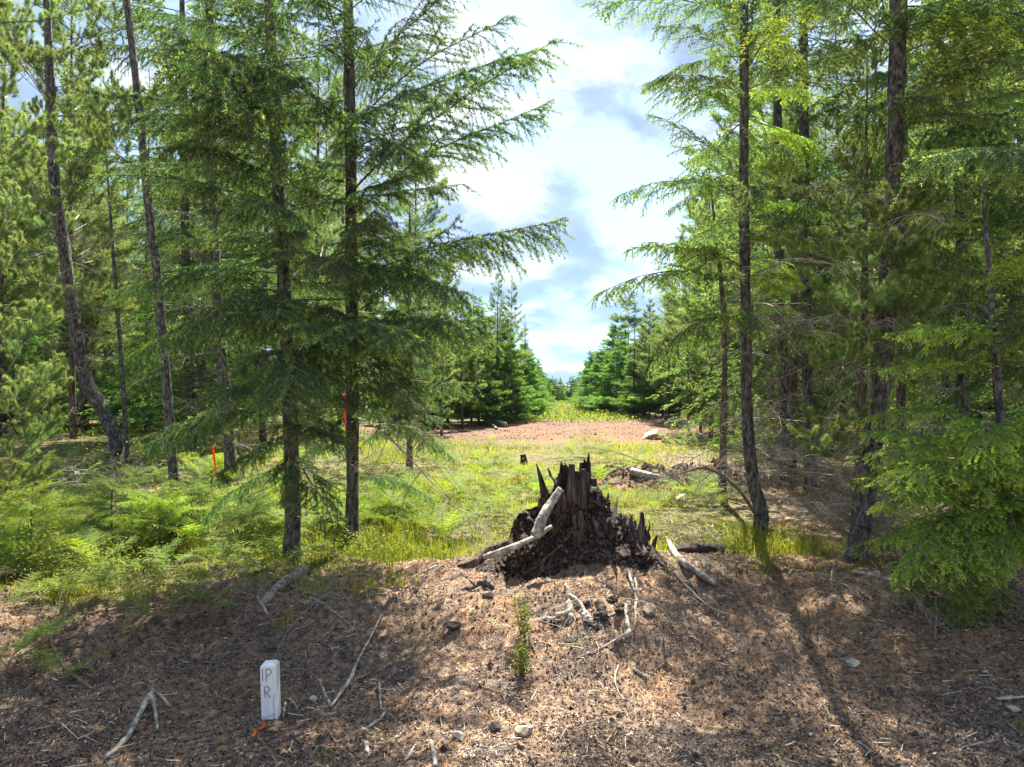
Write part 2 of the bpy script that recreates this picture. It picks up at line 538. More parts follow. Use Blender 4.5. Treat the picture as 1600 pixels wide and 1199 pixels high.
# ------------------------------------------------------------------ ground sheet
def spaced(a, b, d, grow, lim):
    """fine spacing d between a and b, growing outwards to lim on both sides"""
    mid = list(np.arange(a, b, d))
    out, x, s = [], b, d
    while x < lim[1]:
        out.append(x)
        s *= grow
        x += s
    out.append(lim[1])
    inn, x, s = [], a, d
    while x > lim[0]:
        s *= grow
        x -= s
        inn.append(max(x, lim[0]))
    return np.array(inn[::-1] + mid + out)


xs = spaced(-3.9, 3.9, 0.021, 1.09, (-5000, 5000))
ys = spaced(2.7, 6.6, 0.021, 1.045, (-30, 6500))
X, Y = np.meshgrid(xs, ys)
Z = G(X, Y)
nx, ny = len(xs), len(ys)
mb = MB()
i = np.arange(ny - 1)[:, None] * nx + np.arange(nx - 1)[None, :]
q = np.stack([i, i + 1, i + nx + 1, i + nx], -1).reshape(-1, 4)
mb.add(np.stack([X, Y, Z], -1).reshape(-1, 3), quads=q)
me = mb.mesh('ground', ground_mat(), True)
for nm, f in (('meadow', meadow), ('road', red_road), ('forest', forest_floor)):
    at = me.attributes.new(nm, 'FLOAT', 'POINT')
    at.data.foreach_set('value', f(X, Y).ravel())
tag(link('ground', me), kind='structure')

# far mountains
mb = MB()
mx_ = np.linspace(-3600, 3600, 420)
rows = np.linspace(0, 1, 46)
MX, RW = np.meshgrid(mx_, rows)
ridge = 118 + 95 * fbm(MX, 0 * MX, 0.0011, 5, 21) + 22 * np.sin(MX * 0.002 + 0.4)
MZ = -20 + (ridge + 20) * np.sin(np.minimum(RW * 1.25, 1) * math.pi / 2) ** 1.3 * np.where(RW > 0.8, 1 - (RW - 0.8) * 1.5, 1)
MZ = MZ + 26 * fbm(MX, RW * 900, 0.006, 5, 22) * RW
MY = 3900 + RW * 900
i = np.arange(45)[:, None] * 420 + np.arange(419)[None, :]
mb.add(np.stack([MX, MY, MZ], -1), quads=np.stack([i, i + 1, i + 421, i + 420], -1).reshape(-1, 4))


def mount_mat():
    m, nt, L = mat('mountain_forest_and_snow')
    tc = N(nt, 'ShaderNodeTexCoord')
    sp = N(nt, 'ShaderNodeSeparateXYZ')
    L(tc.outputs['Object'], sp.inputs[0])
    n = N(nt, 'ShaderNodeTexNoise', i_Scale=0.022, i_Detail=7.0, i_Roughness=0.7)
    L(tc.outputs['Object'], n.inputs['Vector'])
    h = mth(nt, 'ADD', mth(nt, 'MULTIPLY', sp.outputs[2], 0.01), mth(nt, 'MULTIPLY', n.outputs['Fac'], 1.6))
    r = ramp(nt, [(0.0, (0.03, 0.06, 0.05)), (0.62, (0.05, 0.07, 0.07)), (0.66, (0.75, 0.78, 0.82))])
    L(mth(nt, 'MULTIPLY', h, 0.36), r.inputs[0])
    p = N(nt, 'ShaderNodeBsdfPrincipled')
    p.inputs['Roughness'].default_value = 0.9
    L(r.outputs[0], p.inputs['Base Color'])
    o = N(nt, 'ShaderNodeOutputMaterial')
    L(p.outputs[0], o.inputs[0])
    return m


tag(link('mountains', mb.mesh('mountains', mount_mat(), True)), kind='structure')

# pale blue air between the clearing and the mountains
HAZE = 0.00018
if HAZE:
    m, nt_, L_ = mat('hazy_air')
    pv = nt_.nodes.new('ShaderNodeVolumePrincipled')
    pv.inputs['Color'].default_value = (0.30, 0.54, 0.98, 1)
    pv.inputs['Density'].default_value = HAZE
    pv.inputs['Anisotropy'].default_value = 0.0
    om = nt_.nodes.new('ShaderNodeOutputMaterial')
    L_(pv.outputs[0], om.inputs['Volume'])
    hb = MB()
    x0, x1, y0, y1, z0, z1 = -5200, 5200, -60, 6700, -8, 330
    hv = [(x, y, z) for z in (z0, z1) for x, y in ((x0, y0), (x1, y0), (x1, y1), (x0, y1))]
    hb.add(hv, quads=[(0, 3, 2, 1), (4, 5, 6, 7), (0, 1, 5, 4), (1, 2, 6, 5), (2, 3, 7, 6), (3, 0, 4, 7)])
    tag(link('haze', hb.mesh('haze', m)), kind='stuff')


# ------------------------------------------------------------------ branches with real needles
def grow(p, d, Ln, n, grav, wob, rng):
    pts = [p]
    for k in range(n):
        d = d + np.array([0, 0, -grav / n]) + rng.normal(0, wob, 3)
        d = d / math.sqrt(d @ d)
        p = p + d * (Ln / n)
        pts.append(p)
    return np.array(pts), d


def along(pts, t):
    n = len(pts) - 1
    f = min(max(t, 0), 0.9999) * n
    k = int(f)
    return pts[k] + (pts[k + 1] - pts[k]) * (f - k), nrm(pts[k + 1] - pts[k])


class Needles:
    def __init__(s):
        s.P, s.D, s.l, s.w, s.t = [], [], [], [], []

    def on(s, pts, dens, nl, nw, a0, a1, t0, rng, tint0, tint1, flatn=0.0, tpow=2.0):
        seg = np.linalg.norm(np.diff(pts, axis=0), axis=1)
        tot = seg.sum() * (1 - t0)
        n = int(tot * dens + rng.random())
        if n < 1:
            return
        t = t0 + (1 - t0) * rng.random(n)
        f = np.minimum(t, 0.9999) * (len(pts) - 1)
        k = f.astype(int)
        p = pts[k] + (pts[k + 1] - pts[k]) * (f - k)[:, None]
        d = nrm(pts[k + 1] - pts[k])
        u, v = perp(d)
        th = rng.random(n) * 2 * math.pi
        c, sn = np.cos(th), np.sin(th)
        # u is horizontal when d is not vertical: flatten towards the spray plane
        sn = sn * (1 - flatn)
        q = nrm(u * c[:, None] + v * sn[:, None])
        an = np.radians(rng.uniform(a0, a1, n))
        dd = d * np.cos(an)[:, None] + q * np.sin(an)[:, None]
        s.P.append(p)
        s.D.append(dd)
        s.l.append(nl * rng.uniform(0.7, 1.15, n))
        s.w.append(np.full(n, nw))
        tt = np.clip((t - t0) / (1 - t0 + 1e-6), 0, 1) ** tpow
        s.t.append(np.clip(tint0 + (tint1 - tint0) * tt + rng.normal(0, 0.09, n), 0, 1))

    def build(s, mb, rng, mat=1):
        P, D = np.concatenate(s.P), np.concatenate(s.D)
        l, w_, t = np.concatenate(s.l), np.concatenate(s.w), np.concatenate(s.t)
        n = len(P)
        sd = nrm(np.cross(D, rng.normal(0, 1, (n, 3))))
        m_ = P + D * (l * 0.35)[:, None]
        V = np.stack([P, m_ - sd * (w_ / 2)[:, None], P + D * l[:, None], m_ + sd * (w_ / 2)[:, None]], 1).reshape(-1, 3)
        b = np.arange(n)[:, None] * 4
        # kite-shaped needle
        mb.add(V, quads=b + np.array([0, 1, 2, 3]), mat=mat, tint=np.repeat(t, 4))
        return n


def twigs(mb, lst, mat=0):
    a = np.concatenate([p[:-1] for p, r0, r1 in lst])
    b = np.concatenate([p[1:] for p, r0, r1 in lst])
    ra = np.concatenate([np.linspace(r0, r1, len(p))[:-1] for p, r0, r1 in lst])
    rb = np.concatenate([np.linspace(r0, r1, len(p))[1:] for p, r0, r1 in lst])
    prisms(mb, a, b, ra, rb, mat)


def rot_about(d, ax, ang):
    c, s_ = math.cos(ang), math.sin(ang)
    return d * c + np.cross(ax, d) * s_ + ax * (ax @ d) * (1 - c)


def branch_mesh(kind, seed):
    rng = np.random.default_rng(seed)
    mb, nd, tw = MB(), Needles(), []
    O0, X0 = np.zeros(3), np.array([1.0, 0, 0])
    up = np.array([0, 0, 1.0])
    if kind == 'fir':
        Lm = 1.8
        m, _ = grow(O0, nrm(np.array([1, 0, 0.12])), Lm, 12, 0.22, 0.055, rng)
        tw.append((m, 0.011, 0.002))
        nd.on(m, 380, 0.026, 0.0055, 35, 75, 0.3, rng, 0.3, 0.85)
        t, sgn = 0.10, 1
        while t < 0.98:
            p, d = along(m, t)
            if rng.random() < 0.12:
                t += 0.03
                continue
            ln = (0.64 * (1 - t) ** 0.75 + 0.07) * min(1, t * 4 + 0.3) * rng.uniform(0.4, 1.25)
            dd = rot_about(d, up, sgn * math.radians(rng.uniform(42, 62)))
            s_, _ = grow(p, dd, ln, 5, rng.uniform(0.1, 1.0), 0.09, rng)
            tw.append((s_, 0.0038, 0.0012))
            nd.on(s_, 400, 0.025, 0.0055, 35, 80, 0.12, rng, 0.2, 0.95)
            u, sg2 = 0.15, 1
            while u < 0.95 and ln > 0.12:
                p2, d2 = along(s_, u)
                l2 = (0.26 * (1 - u) + 0.05) * rng.uniform(0.4, 1.3)
                d3 = rot_about(d2, up, sg2 * math.radians(rng.uniform(35, 60)))
                q2, _ = grow(p2, d3, l2, 3, rng.uniform(0.6, 1.5), 0.05, rng)
                tw.append((q2, 0.0015, 0.0008))
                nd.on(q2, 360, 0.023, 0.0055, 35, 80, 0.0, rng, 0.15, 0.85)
                u += 0.052 / ln
                sg2 = -sg2
            t += 0.030 * rng.uniform(0.7, 1.3)
            sgn = -sgn
        mats = [M_TWIG, M_FIR]
    elif kind in ('hemlock', 'lime'):
        Lm = 1.5
        m, _ = grow(O0, nrm(np.array([1, 0, 0.25])), Lm, 12, 0.55, 0.05, rng)
        tw.append((m, 0.009, 0.0015))
        t, sgn = 0.12, 1
        while t < 0.99:
            p, d = along(m, t)
            ln = (0.58 * (1 - t) ** 0.7 + 0.07) * min(1, t * 3 + 0.35) * rng.uniform(0.35, 1.3)
            dd = rot_about(d, up, sgn * math.radians(rng.uniform(38, 72)))
            s_, _ = grow(p, dd, ln, 5, rng.uniform(0.0, 0.9), 0.10, rng)
            tw.append((s_, 0.003, 0.001))
            nd.on(s_, 340, 0.015, 0.0060, 45, 85, 0.1, rng, 0.25, 1.0, 0.75, 3)
            u, sg2 = 0.10, 1
            while u < 0.97 and ln > 0.08:
                p2, d2 = along(s_, u)
                l2 = (0.17 * (1 - u) + 0.035) * rng.uniform(0.6, 1.2)
                d3 = rot_about(d2, up, sg2 * math.radians(rng.uniform(35, 60)))
                q2, _ = grow(p2, d3, l2, 2, rng.uniform(0.1, 0.6), 0.05, rng)
                tw.append((q2, 0.0012, 0.0007))
                nd.on(q2, 430, 0.015, 0.0066, 40, 85, 0.0, rng, 0.25, 1.05, 0.7, 1.5)
                u += 0.034 / ln
                sg2 = -sg2
            t += 0.030 * rng.uniform(0.7, 1.3)
            sgn = -sgn
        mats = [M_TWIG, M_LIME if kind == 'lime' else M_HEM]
    elif kind == 'pine':
        Lm = 1.6
        m, _ = grow(O0, nrm(np.array([1, 0, 0.0])), Lm, 12, -0.35, 0.06, rng)
        tw.append((m, 0.011, 0.004))
        shoots = [(m, 0.85)]
        t, sgn = 0.25, 1
        while t < 0.95:
            p, d = along(m, t)
            ln = (0.55 * (1 - t) + 0.16) * rng.uniform(0.6, 1.2)
            dd = rot_about(d, up, sgn * math.radians(rng.uniform(35, 60))) + np.array([0, 0, 0.1])
            s_, _ = grow(p, nrm(dd), ln, 6, -0.5, 0.07, rng)
            tw.append((s_, 0.005, 0.0028))
            shoots.append((s_, max(0.0, 1 - 0.20 / ln)))
            for u in (0.45, 0.65, 0.85):
                if rng.random() < 0.75 and ln > 0.25:
                    p2, d2 = along(s_, u)
                    d3 = rot_about(d2, up, rng.choice([-1, 1]) * math.radians(45)) + np.array([0, 0, rng.uniform(0, 0.4)])
                    q2, _ = grow(p2, nrm(d3), rng.uniform(0.14, 0.26), 3, -0.5, 0.05, rng)
                    tw.append((q2, 0.003, 0.002))
                    shoots.append((q2, 0.25))
            t += 0.085 * rng.uniform(0.7, 1.3)
            sgn = -sgn
        for s_, t0 in shoots:
            nd.on(s_, 1500, 0.070, 0.0034, 25, 75, t0, rng, 0.25, 0.8, 0, 1)
            nd.on(s_[-2:], 2600, 0.075, 0.0034, 8, 50, 0.5, rng, 0.6, 0.9, 0, 1)
        mats = [M_TWIG, M_PIN]
    else:                                                        # dead
        Lm = 1.3
        m, _ = grow(O0, nrm(np.array([1, 0, 0.1])), Lm, 14, 0.45, 0.09, rng)
        tw.append((m, 0.008, 0.0016))
        t, sgn = 0.15, 1
        while t < 0.97:
            p, d = along(m, t)
            ln = (0.5 * (1 - t) + 0.1) * rng.uniform(0.4, 1.2)
            dd = rot_about(d, up, sgn * math.radians(rng.uniform(35, 75))) + rng.normal(0, 0.15, 3)
            s_, _ = grow(p, nrm(dd), ln, 6, rng.uniform(0.1, 0.8), 0.14, rng)
            tw.append((s_, 0.0034, 0.0011))
            for k in range(int(ln / 0.09)):
                p2, d2 = along(s_, rng.uniform(0.15, 0.95))
                d3 = rot_about(d2, up, rng.choice([-1, 1]) * math.radians(rng.uniform(30, 70))) + rng.normal(0, 0.2, 3)
                q2, _ = grow(p2, nrm(d3), rng.uniform(0.05, 0.2), 3, 0.4, 0.14, rng)
                tw.append((q2, 0.0018, 0.0009))
            t += 0.05 * rng.uniform(0.6, 1.5)
            sgn = -sgn
        mats = [M_DEAD]
    twigs(mb, tw)
    if nd.P:
        nd.build(mb, rng)
    return mb.mesh(kind + '_branch', mats)


BR = {'fir': [branch_mesh('fir', 10 + k) for k in range(4)],
      'hemlock': [branch_mesh('hemlock', 20 + k) for k in range(4)],
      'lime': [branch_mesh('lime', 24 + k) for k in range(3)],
      'pine': [branch_mesh('pine', 30 + k) for k in range(3)],
      'dead': [branch_mesh('dead', 40 + k) for k in range(4)]}
BLEN = {'fir': 1.8, 'hemlock': 1.5, 'lime': 1.5, 'pine': 1.6, 'dead': 1.3}
PART = {'fir': 'branch', 'hemlock': 'branch', 'lime': 'branch', 'pine': 'branch', 'dead': 'dead_branch'}


def put_branch(root, base, pos, kind, az, elev, length, rnd, roll=None):
    me = rnd.choice(BR[kind])
    o = bpy.data.objects.new(PART[kind], me)
    COL.objects.link(o)
    o.parent = root
    s = length / BLEN[kind]
    # keep the needles their own size: bigger boughs are wider, not thicker
    o.matrix_local = Matrix.Translation(Vector(pos) - base) @ Matrix.Rotation(az, 4, 'Z') @ Matrix.Rotation(-elev, 4, 'Y') @ Matrix.Rotation(rnd.uniform(-0.45, 0.45) if roll is None else roll, 4, 'X') @ Matrix.Diagonal((s, s * rnd.uniform(0.8, 1.2), s * rnd.uniform(0.8, 1.3), 1))
    return o


def path_at(P, z):
    for a, b in zip(P[:-1], P[1:]):
        if a.z <= z <= b.z:
            return a.lerp(b, (z - a.z) / (b.z - a.z + 1e-9))
    return P[-1].copy()


def smooth_path(P, n):
    P = [np.array(p) for p in P]
    Q = [P[0]] + P + [2 * P[-1] - P[-2]]
    Q[0] = 2 * P[0] - P[1]
    out = []
    m = len(P) - 1
    for i in range(n):
        t = i / (n - 1) * m
        k = min(int(t), m - 1)
        f = t - k
        a, b, c, d = Q[k], Q[k + 1], Q[k + 2], Q[k + 3]
        out.append(0.5 * ((2 * b) + (-a + c) * f + (2 * a - 5 * b + 4 * c - d) * f * f + (-a + 3 * b - 3 * c + d) * f ** 3))
    return np.array(out)


def near_tree(name, label, Yd, pts, rb, rt, H, specs, seed, bark=None, flare=1.35, explicit=(), cat='tree', group=None, foot=None):
    """pts: outline of the trunk from its foot upwards, read off the photograph at distance Yd; H: full height"""
    rnd = random.Random(seed)
    bark = bark or M_BARK
    P = [W(px, py, Yd) for px, py in pts]
    P[0].z = g1(P[0].x, P[0].y) - 0.05 if foot is None else foot
    base = Vector((P[0].x, P[0].y, P[0].z + 0.05))
    top = P[-1].copy()
    d = (P[-1] - P[-2]).normalized()
    if base.z + H > top.z + 0.3:
        P.append(top + d * ((base.z + H - top.z) / max(d.z, 0.3)))
    root = bpy.data.objects.new(name, None)
    COL.objects.link(root)
    root.location = base
    tag(root, label, cat, group)
    n = 60
    C = smooth_path(P, n)
    t = np.linspace(0, 1, n)
    zrel = (C[:, 2] - base.z)
    vis = np.clip(zrel / max(top.z - base.z, 0.1), 0, None)
    rad = rb + (rt - rb) * np.minimum(vis, 1)
    rad = np.where(vis > 1, rt * np.clip(1 - (zrel - (top.z - base.z)) / max(H - (top.z - base.z), 0.1), 0.04, 1), rad)
    rad = rad * (1 + (flare - 1) * np.exp(-zrel / 0.12))
    mb = MB()
    tube(mb, C, rad, 16, 0, rough=0.28, rfreq=3.0, seed=seed)
    link('trunk', mb.mesh('trunk', bark, True), root, -base + Vector((0, 0, 0)))
    C3 = [Vector(c) for c in C]
    for sp in specs:
        kind, cnt, z0, z1, l0, l1, e0, e1 = sp[:8]
        az = sp[8] if len(sp) > 8 else None
        for k in range(cnt):
            f = (k + rnd.random()) / cnt
            z = z0 + (z1 - z0) * f
            p = path_at(C3, base.z + z)
            a = rnd.uniform(*az) if az else k * 137.5 + rnd.uniform(-25, 25)
            put_branch(root, base, p, kind, R(a), R(e0 + (e1 - e0) * f + rnd.uniform(-14, 14)), (l0 + (l1 - l0) * f) * rnd.uniform(0.5, 1.15), rnd)
    for kind, z, tip, ln_mul in explicit:                       # boughs whose tips the photograph shows: tip = (px, py, Y)
        p = path_at(C3, base.z + z) if z is not None else P[-1]
        T = W(*tip)
        v = T - p
        put_branch(root, base, p, kind, math.atan2(v.y, v.x), math.asin(max(-1, min(1, v.z / v.length))) + R(7 if kind != 'pine' else -5), v.length * ln_mul, rnd, roll=rnd.uniform(-0.1, 0.1))
    return root


# ------------------------------------------------------------------ whole crowns for the trees further off
def crown_mesh(kind, H, Rm, zb, seed, ntw, needle=(0.045, 0.018), mat_=None):
    rng = np.random.default_rng(seed)
    mb = MB()
    nb = int(H * (17 if kind != 'pine' else 11))
    zf = np.sort(rng.random(nb)) ** 1.0
    z = zb * H + (H * 0.985 - zb * H) * zf
    prof = (1 - zf) ** (0.85 if kind != 'pine' else 0.6)
    if kind == 'pine':
        prof = prof * (0.45 + 0.55 * np.minimum(zf * 4, 1))
    Lb = np.maximum(Rm * prof * rng.uniform(0.62, 1.18, nb), 0.10)
    az = rng.random(nb) * 2 * math.pi
    el = np.radians({'fir': 2, 'hemlock': -6, 'pine': 22, 'young': 14}[kind] + 30 * zf ** 2 + rng.normal(0, 8, nb))
    dr = np.stack([np.cos(az) * np.cos(el), np.sin(az) * np.cos(el), np.sin(el)], 1)
    A = np.stack([0 * z, 0 * z, z], 1)
    droop = {'fir': 0.20, 'hemlock': 0.32, 'pine': -0.12, 'young': 0.06}[kind]

    def on(b, t):
        p = A[b] + dr[b] * (Lb[b] * t)[:, None]
        p[:, 2] -= droop * Lb[b] * t ** 2
        return p
    bi = np.arange(nb)
    for t0, t1 in ((0, 0.5), (0.5, 0.97)):
        r = 0.006 + 0.009 * Lb
        prisms(mb, on(bi, np.full(nb, t0)), on(bi, np.full(nb, t1)), r * (1 - t0), r * (1 - t1) + 0.001, 0)
    pw = Lb ** 1.4
    b = rng.choice(nb, ntw, p=pw / pw.sum())
    if kind == 'pine':
        t = 1 - 0.62 * rng.random(ntw) ** 1.3
    else:
        t = 0.16 + 0.84 * rng.random(ntw) ** 0.8
    side = rng.choice([-1, 1], ntw)
    lat = np.stack([-np.sin(az), np.cos(az), 0 * az], 1)[b] * side[:, None]
    wd = Lb[b] * (0.42 if kind != 'pine' else 0.30) * (1 - t * 0.72)
    u = rng.random(ntw)
    p0 = on(b, t) + lat * (wd * u)[:, None] + dr[b] * (wd * u * 0.55)[:, None]
    p0[:, 2] += rng.normal(0, 0.03, ntw) - u * wd * 0.22 * (1 if kind != 'pine' else -0.6)
    d0 = nrm(dr[b] * 0.8 + lat * rng.uniform(0.2, 0.9, ntw)[:, None] + rng.normal(0, 0.22, (ntw, 3)) + np.array([0, 0, {'fir': -0.35, 'hemlock': -0.30, 'pine': 0.55, 'young': 0.05}[kind]]))
    tl = {'fir': 0.17, 'hemlock': 0.14, 'pine': 0.11, 'young': 0.13}[kind] * rng.uniform(0.6, 1.3, ntw)
    k = 9 if kind != 'pine' else 13
    nl, nw = needle
    if kind == 'pine':
        nl, nw = 0.090, 0.012
    rep = np.repeat(np.arange(ntw), k)
    s_ = rng.random(len(rep))
    P = p0[rep] + d0[rep] * (tl[rep] * s_)[:, None]
    uu, vv = perp(d0[rep])
    th = rng.random(len(rep)) * 2 * math.pi
    an = np.radians(rng.uniform(25, 75, len(rep)))
    q_ = uu * np.cos(th)[:, None] + vv * np.sin(th)[:, None] * (0.5 if kind != 'pine' else 1)
    D = nrm(d0[rep] * np.cos(an)[:, None] + q_ * np.sin(an)[:, None])
    sd = nrm(np.cross(D, rng.normal(0, 1, D.shape)))
    V = np.stack([P - sd * nw / 2, P + sd * nw / 2, P + D * (nl * rng.uniform(0.7, 1.3, len(rep)))[:, None]], 1).reshape(-1, 3)
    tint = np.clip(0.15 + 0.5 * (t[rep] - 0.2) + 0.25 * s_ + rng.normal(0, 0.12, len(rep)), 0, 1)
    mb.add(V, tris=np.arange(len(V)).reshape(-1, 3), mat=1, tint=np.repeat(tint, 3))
    return mb.mesh(kind + '_crown', [M_TWIG if kind != 'pine' else M_DEAD, mat_ or {'fir': M_FIR, 'hemlock': M_HEM, 'pine': M_PIN, 'young': M_YNG}[kind]])


CR = {'tall_fir': [(crown_mesh('fir', 12, 2.1, 0.09, 50 + k, 7000), 12) for k in range(3)],
      'tall_hemlock': [(crown_mesh('hemlock', 12, 2.2, 0.07, 60 + k, 7000), 12) for k in range(2)],
      'tall_pine': [(crown_mesh('pine', 10, 1.5, 0.22, 70 + k, 4200), 10) for k in range(3)],
      'young_fir': [(crown_mesh('young', 5, 1.3, 0.01, 80 + k, 6500, (0.05, 0.024)), 5) for k in range(3)],
      'bushy_pine': [(crown_mesh('pine', 6, 1.15, 0.10, 90 + k, 3200), 6) for k in range(2)]}


def trunk_mesh(H, r, mat_, seed):
    mb = MB()
    rng = np.random.default_rng(seed)
    n = 14
    zz_ = np.linspace(-0.15, H, n)
    xo = np.cumsum(rng.normal(0, 0.018, n)) * H / 12
    yo = np.cumsum(rng.normal(0, 0.018, n)) * H / 12
    tube(mb, np.stack([xo - xo[0], yo - yo[0], zz_], 1), r * (1 - 0.93 * np.linspace(0, 1, n)), 9, 0, rough=0.2, seed=seed)
    return mb.mesh('trunk', mat_, True)


TR = {'tall_fir': [trunk_mesh(12, 0.095, M_BARK, 1), trunk_mesh(12, 0.075, M_BARK, 2)],
      'tall_hemlock': [trunk_mesh(12, 0.085, M_BARKB, 3)],
      'tall_pine': [trunk_mesh(10, 0.08, M_BARK, 4), trunk_mesh(10, 0.07, M_BARKB, 5)],
      'young_fir': [trunk_mesh(5, 0.055, M_BARK, 6)],
      'bushy_pine': [trunk_mesh(6, 0.065, M_BARKB, 7)]}
NM = {'tall_fir': 'fir_tree', 'tall_hemlock': 'hemlock_tree', 'tall_pine': 'pine_tree', 'young_fir': 'young_fir_tree', 'bushy_pine': 'pine_tree'}


def far_tree(kind, x, y, h, label, group, rnd, wide=1.0, dead=0):
    z = g1(x, y)
    root = bpy.data.objects.new(NM[kind], None)
    COL.objects.link(root)
    root.location = (x, y, z)
    root.rotation_euler = (R(rnd.uniform(-1.5, 1.5)), R(rnd.uniform(-1.5, 1.5)), rnd.uniform(0, 6.28))
    tag(root, label, 'tree', group)
    me, H0 = rnd.choice(CR[kind])
    s = h / H0
    for nm_, m_ in (('trunk', rnd.choice(TR[kind])), ('crown', me)):
        o = bpy.data.objects.new(nm_, m_)
        COL.objects.link(o)
        o.parent = root
        o.scale = (s * wide, s * wide, s) if nm_ == 'crown' else (s ** 0.7, s ** 0.7, s)
    for k in range(dead):
        put_branch(root, Vector((0, 0, 0)), Vector((0, 0, rnd.uniform(0.3, 2.6))), 'dead', rnd.uniform(0, 6.28), R(rnd.uniform(-20, 20)), rnd.uniform(0.5, 1.3), rnd)
    return root


ORD = ['first', 'second', 'third', 'fourth', 'fifth', 'sixth', 'seventh', 'eighth', 'ninth', 'tenth', 'eleventh', 'twelfth', 'thirteenth', 'fourteenth', 'fifteenth', 'sixteenth', 'seventeenth', 'eighteenth',
       'nineteenth', 'twentieth', 'twenty first', 'twenty second', 'twenty third', 'twenty fourth', 'twenty fifth', 'twenty sixth']


rnd = random.Random(11)
# the line of trees down both sides of the clearing: (px, top py, distance, kind, width)
GL = 'trees lining the left side of the clearing'
GRt = 'trees lining the right side of the clearing'
for px, ty, Yd, kind, wd, lab in (
    (722, 455, 23, 'bushy_pine', 1.1, 'pine with a dark bare lower trunk at the left edge of the red dirt'),
    (748, 470, 24.5, 'young_fir', 1.0, 'short brownish fir beside the bare pine trunk left of the red dirt'),
    (775, 425, 27, 'tall_pine', 1.1, 'spiky upright pine rising tallest on the left side of the gap'),
    (798, 440, 29, 'tall_pine', 1.2, 'second spiky pine crown just left of the open sky'),
    (800, 520, 26, 'young_fir', 1.1, 'bright green young fir in front of the spiky pines on the left'),
    (822, 487, 33, 'tall_fir', 0.9, 'dark narrow fir top standing above the left row by the gap'),
    (828, 545, 31, 'young_fir', 1.2, 'bright green fir with skirts to the ground left of the path'),
    (840, 560, 35, 'young_fir', 1.1, 'young fir leaning out to the path, last tall one of the left row'),
    (670, 400, 21, 'tall_pine', 1.1, 'pine standing behind the drooping fir boughs, left of the clearing'),
    (640, 330, 20, 'tall_fir', 0.9, 'fir behind the twin trunks at the left of the clearing'),
    (700, 380, 25, 'tall_pine', 1.1, 'pale pine behind the bare pine trunk left of the red dirt'),
    (690, 500, 19.5, 'bushy_pine', 1.0, 'bushy pine at the back left corner of the grass'),
    (856, 592, 46, 'young_fir', 1.2, 'small far fir at the left edge of the distant gap'),
    (845, 580, 42, 'young_fir', 1.1, 'far fir on the left of the distant path'),
):
    far_tree(kind, (px - CX) / FPX * Yd, Yd, CAM_Z + (HY - ty) / FPX * Yd - 0.3, lab, GL, rnd, wd)
for px, ty, Yd, kind, wd, lab in (
    (875, 589, 62, 'young_fir', 1.2, 'lone small fir in the middle of the distant gap, below the mountain'),
    (866, 600, 66, 'young_fir', 1.2, 'tiny fir just left of the lone fir in the distant gap'),
    (893, 598, 64, 'young_fir', 1.2, 'tiny fir just right of the lone fir in the distant gap'),
    (905, 580, 52, 'young_fir', 1.2, 'far fir at the right edge of the distant gap'),
    (916, 562, 46, 'young_fir', 1.2, 'pointed far fir on the right of the distant path'),
    (936, 562, 40, 'young_fir', 1.0, 'bright green fir in the right row, nearest to the far path'),
    (952, 545, 37, 'young_fir', 1.0, 'pointed bright fir in the right row, third from the far path'),
    (968, 515, 34, 'young_fir', 1.1, 'tall pointed fir in the middle of the right row'),
    (975, 485, 44, 'tall_fir', 0.55, 'thin dark fir top poking out above the right row'),
    (990, 480, 30, 'tall_fir', 0.8, 'broad fir in the right row beside the boulder'),
    (1015, 470, 28, 'tall_pine', 1.2, 'shaggy pine behind the boulder on the right side'),
    (1045, 430, 26, 'tall_pine', 1.2, 'tall shaggy pine right of the boulder'),
    (1075, 350, 22, 'tall_pine', 1.2, 'tall pine at the right edge of the open sky'),
    (1110, 250, 19, 'tall_pine', 1.1, 'high pine crown behind the slim dark trunk on the right'),
    (1040, 520, 25, 'bushy_pine', 1.2, 'low bushy pine at the right end of the red dirt'),
    (1095, 480, 20, 'bushy_pine', 1.1, 'bushy pine left of the slim dark trunk, behind the heaps'),
    (1005, 545, 31, 'young_fir', 1.1, 'pale young fir beside the boulder at the right row'),
):
    far_tree(kind, (px - CX) / FPX * Yd, Yd, CAM_Z + (HY - ty) / FPX * Yd - 0.3, lab, GRt, rnd, wd)


for j in range(15):
    t_ = j / 14
    Yd = 23.5 + 26 * t_ ** 1.2
    x_ = float(np.interp(Yd, [23.5, 28.5, 36, 50], [-2.6, 0.45, 1.0, 1.9]))
    far_tree('young_fir', x_ + rnd.uniform(-0.6, 0.1), Yd, rnd.uniform(2.4, 4.4) * (1 - 0.25 * t_), 'low bright young fir in the left row, %s from the red dirt towards the mountain' % ORD[j], 'young firs in the left row', rnd, 1.5)
    x_ = float(np.interp(Yd + 2, [25.5, 28, 33, 40, 52], [6.6, 5.4, 4.5, 4.2, 4.9]))
    far_tree('young_fir', x_ + rnd.uniform(-0.1, 0.6), Yd + 2.0, rnd.uniform(2.4, 4.4) * (1 - 0.2 * t_), 'low bright young fir in the right row, %s from the boulder towards the mountain' % ORD[j], 'young firs in the right row', rnd, 1.5)


for j in range(16):
    Yd = 64 + rnd.random() * 14
    x_ = Yd * (0.030 + 0.075 * (j + 0.5) / 16)
    far_tree('young_fir', x_, Yd, rnd.uniform(1.4, 2.2) + 1.2 * abs((j - 7.5) / 7.5), 'tiny fir closing the far end of the clearing', 'tiny firs at the far end of the clearing', rnd, 1.7)


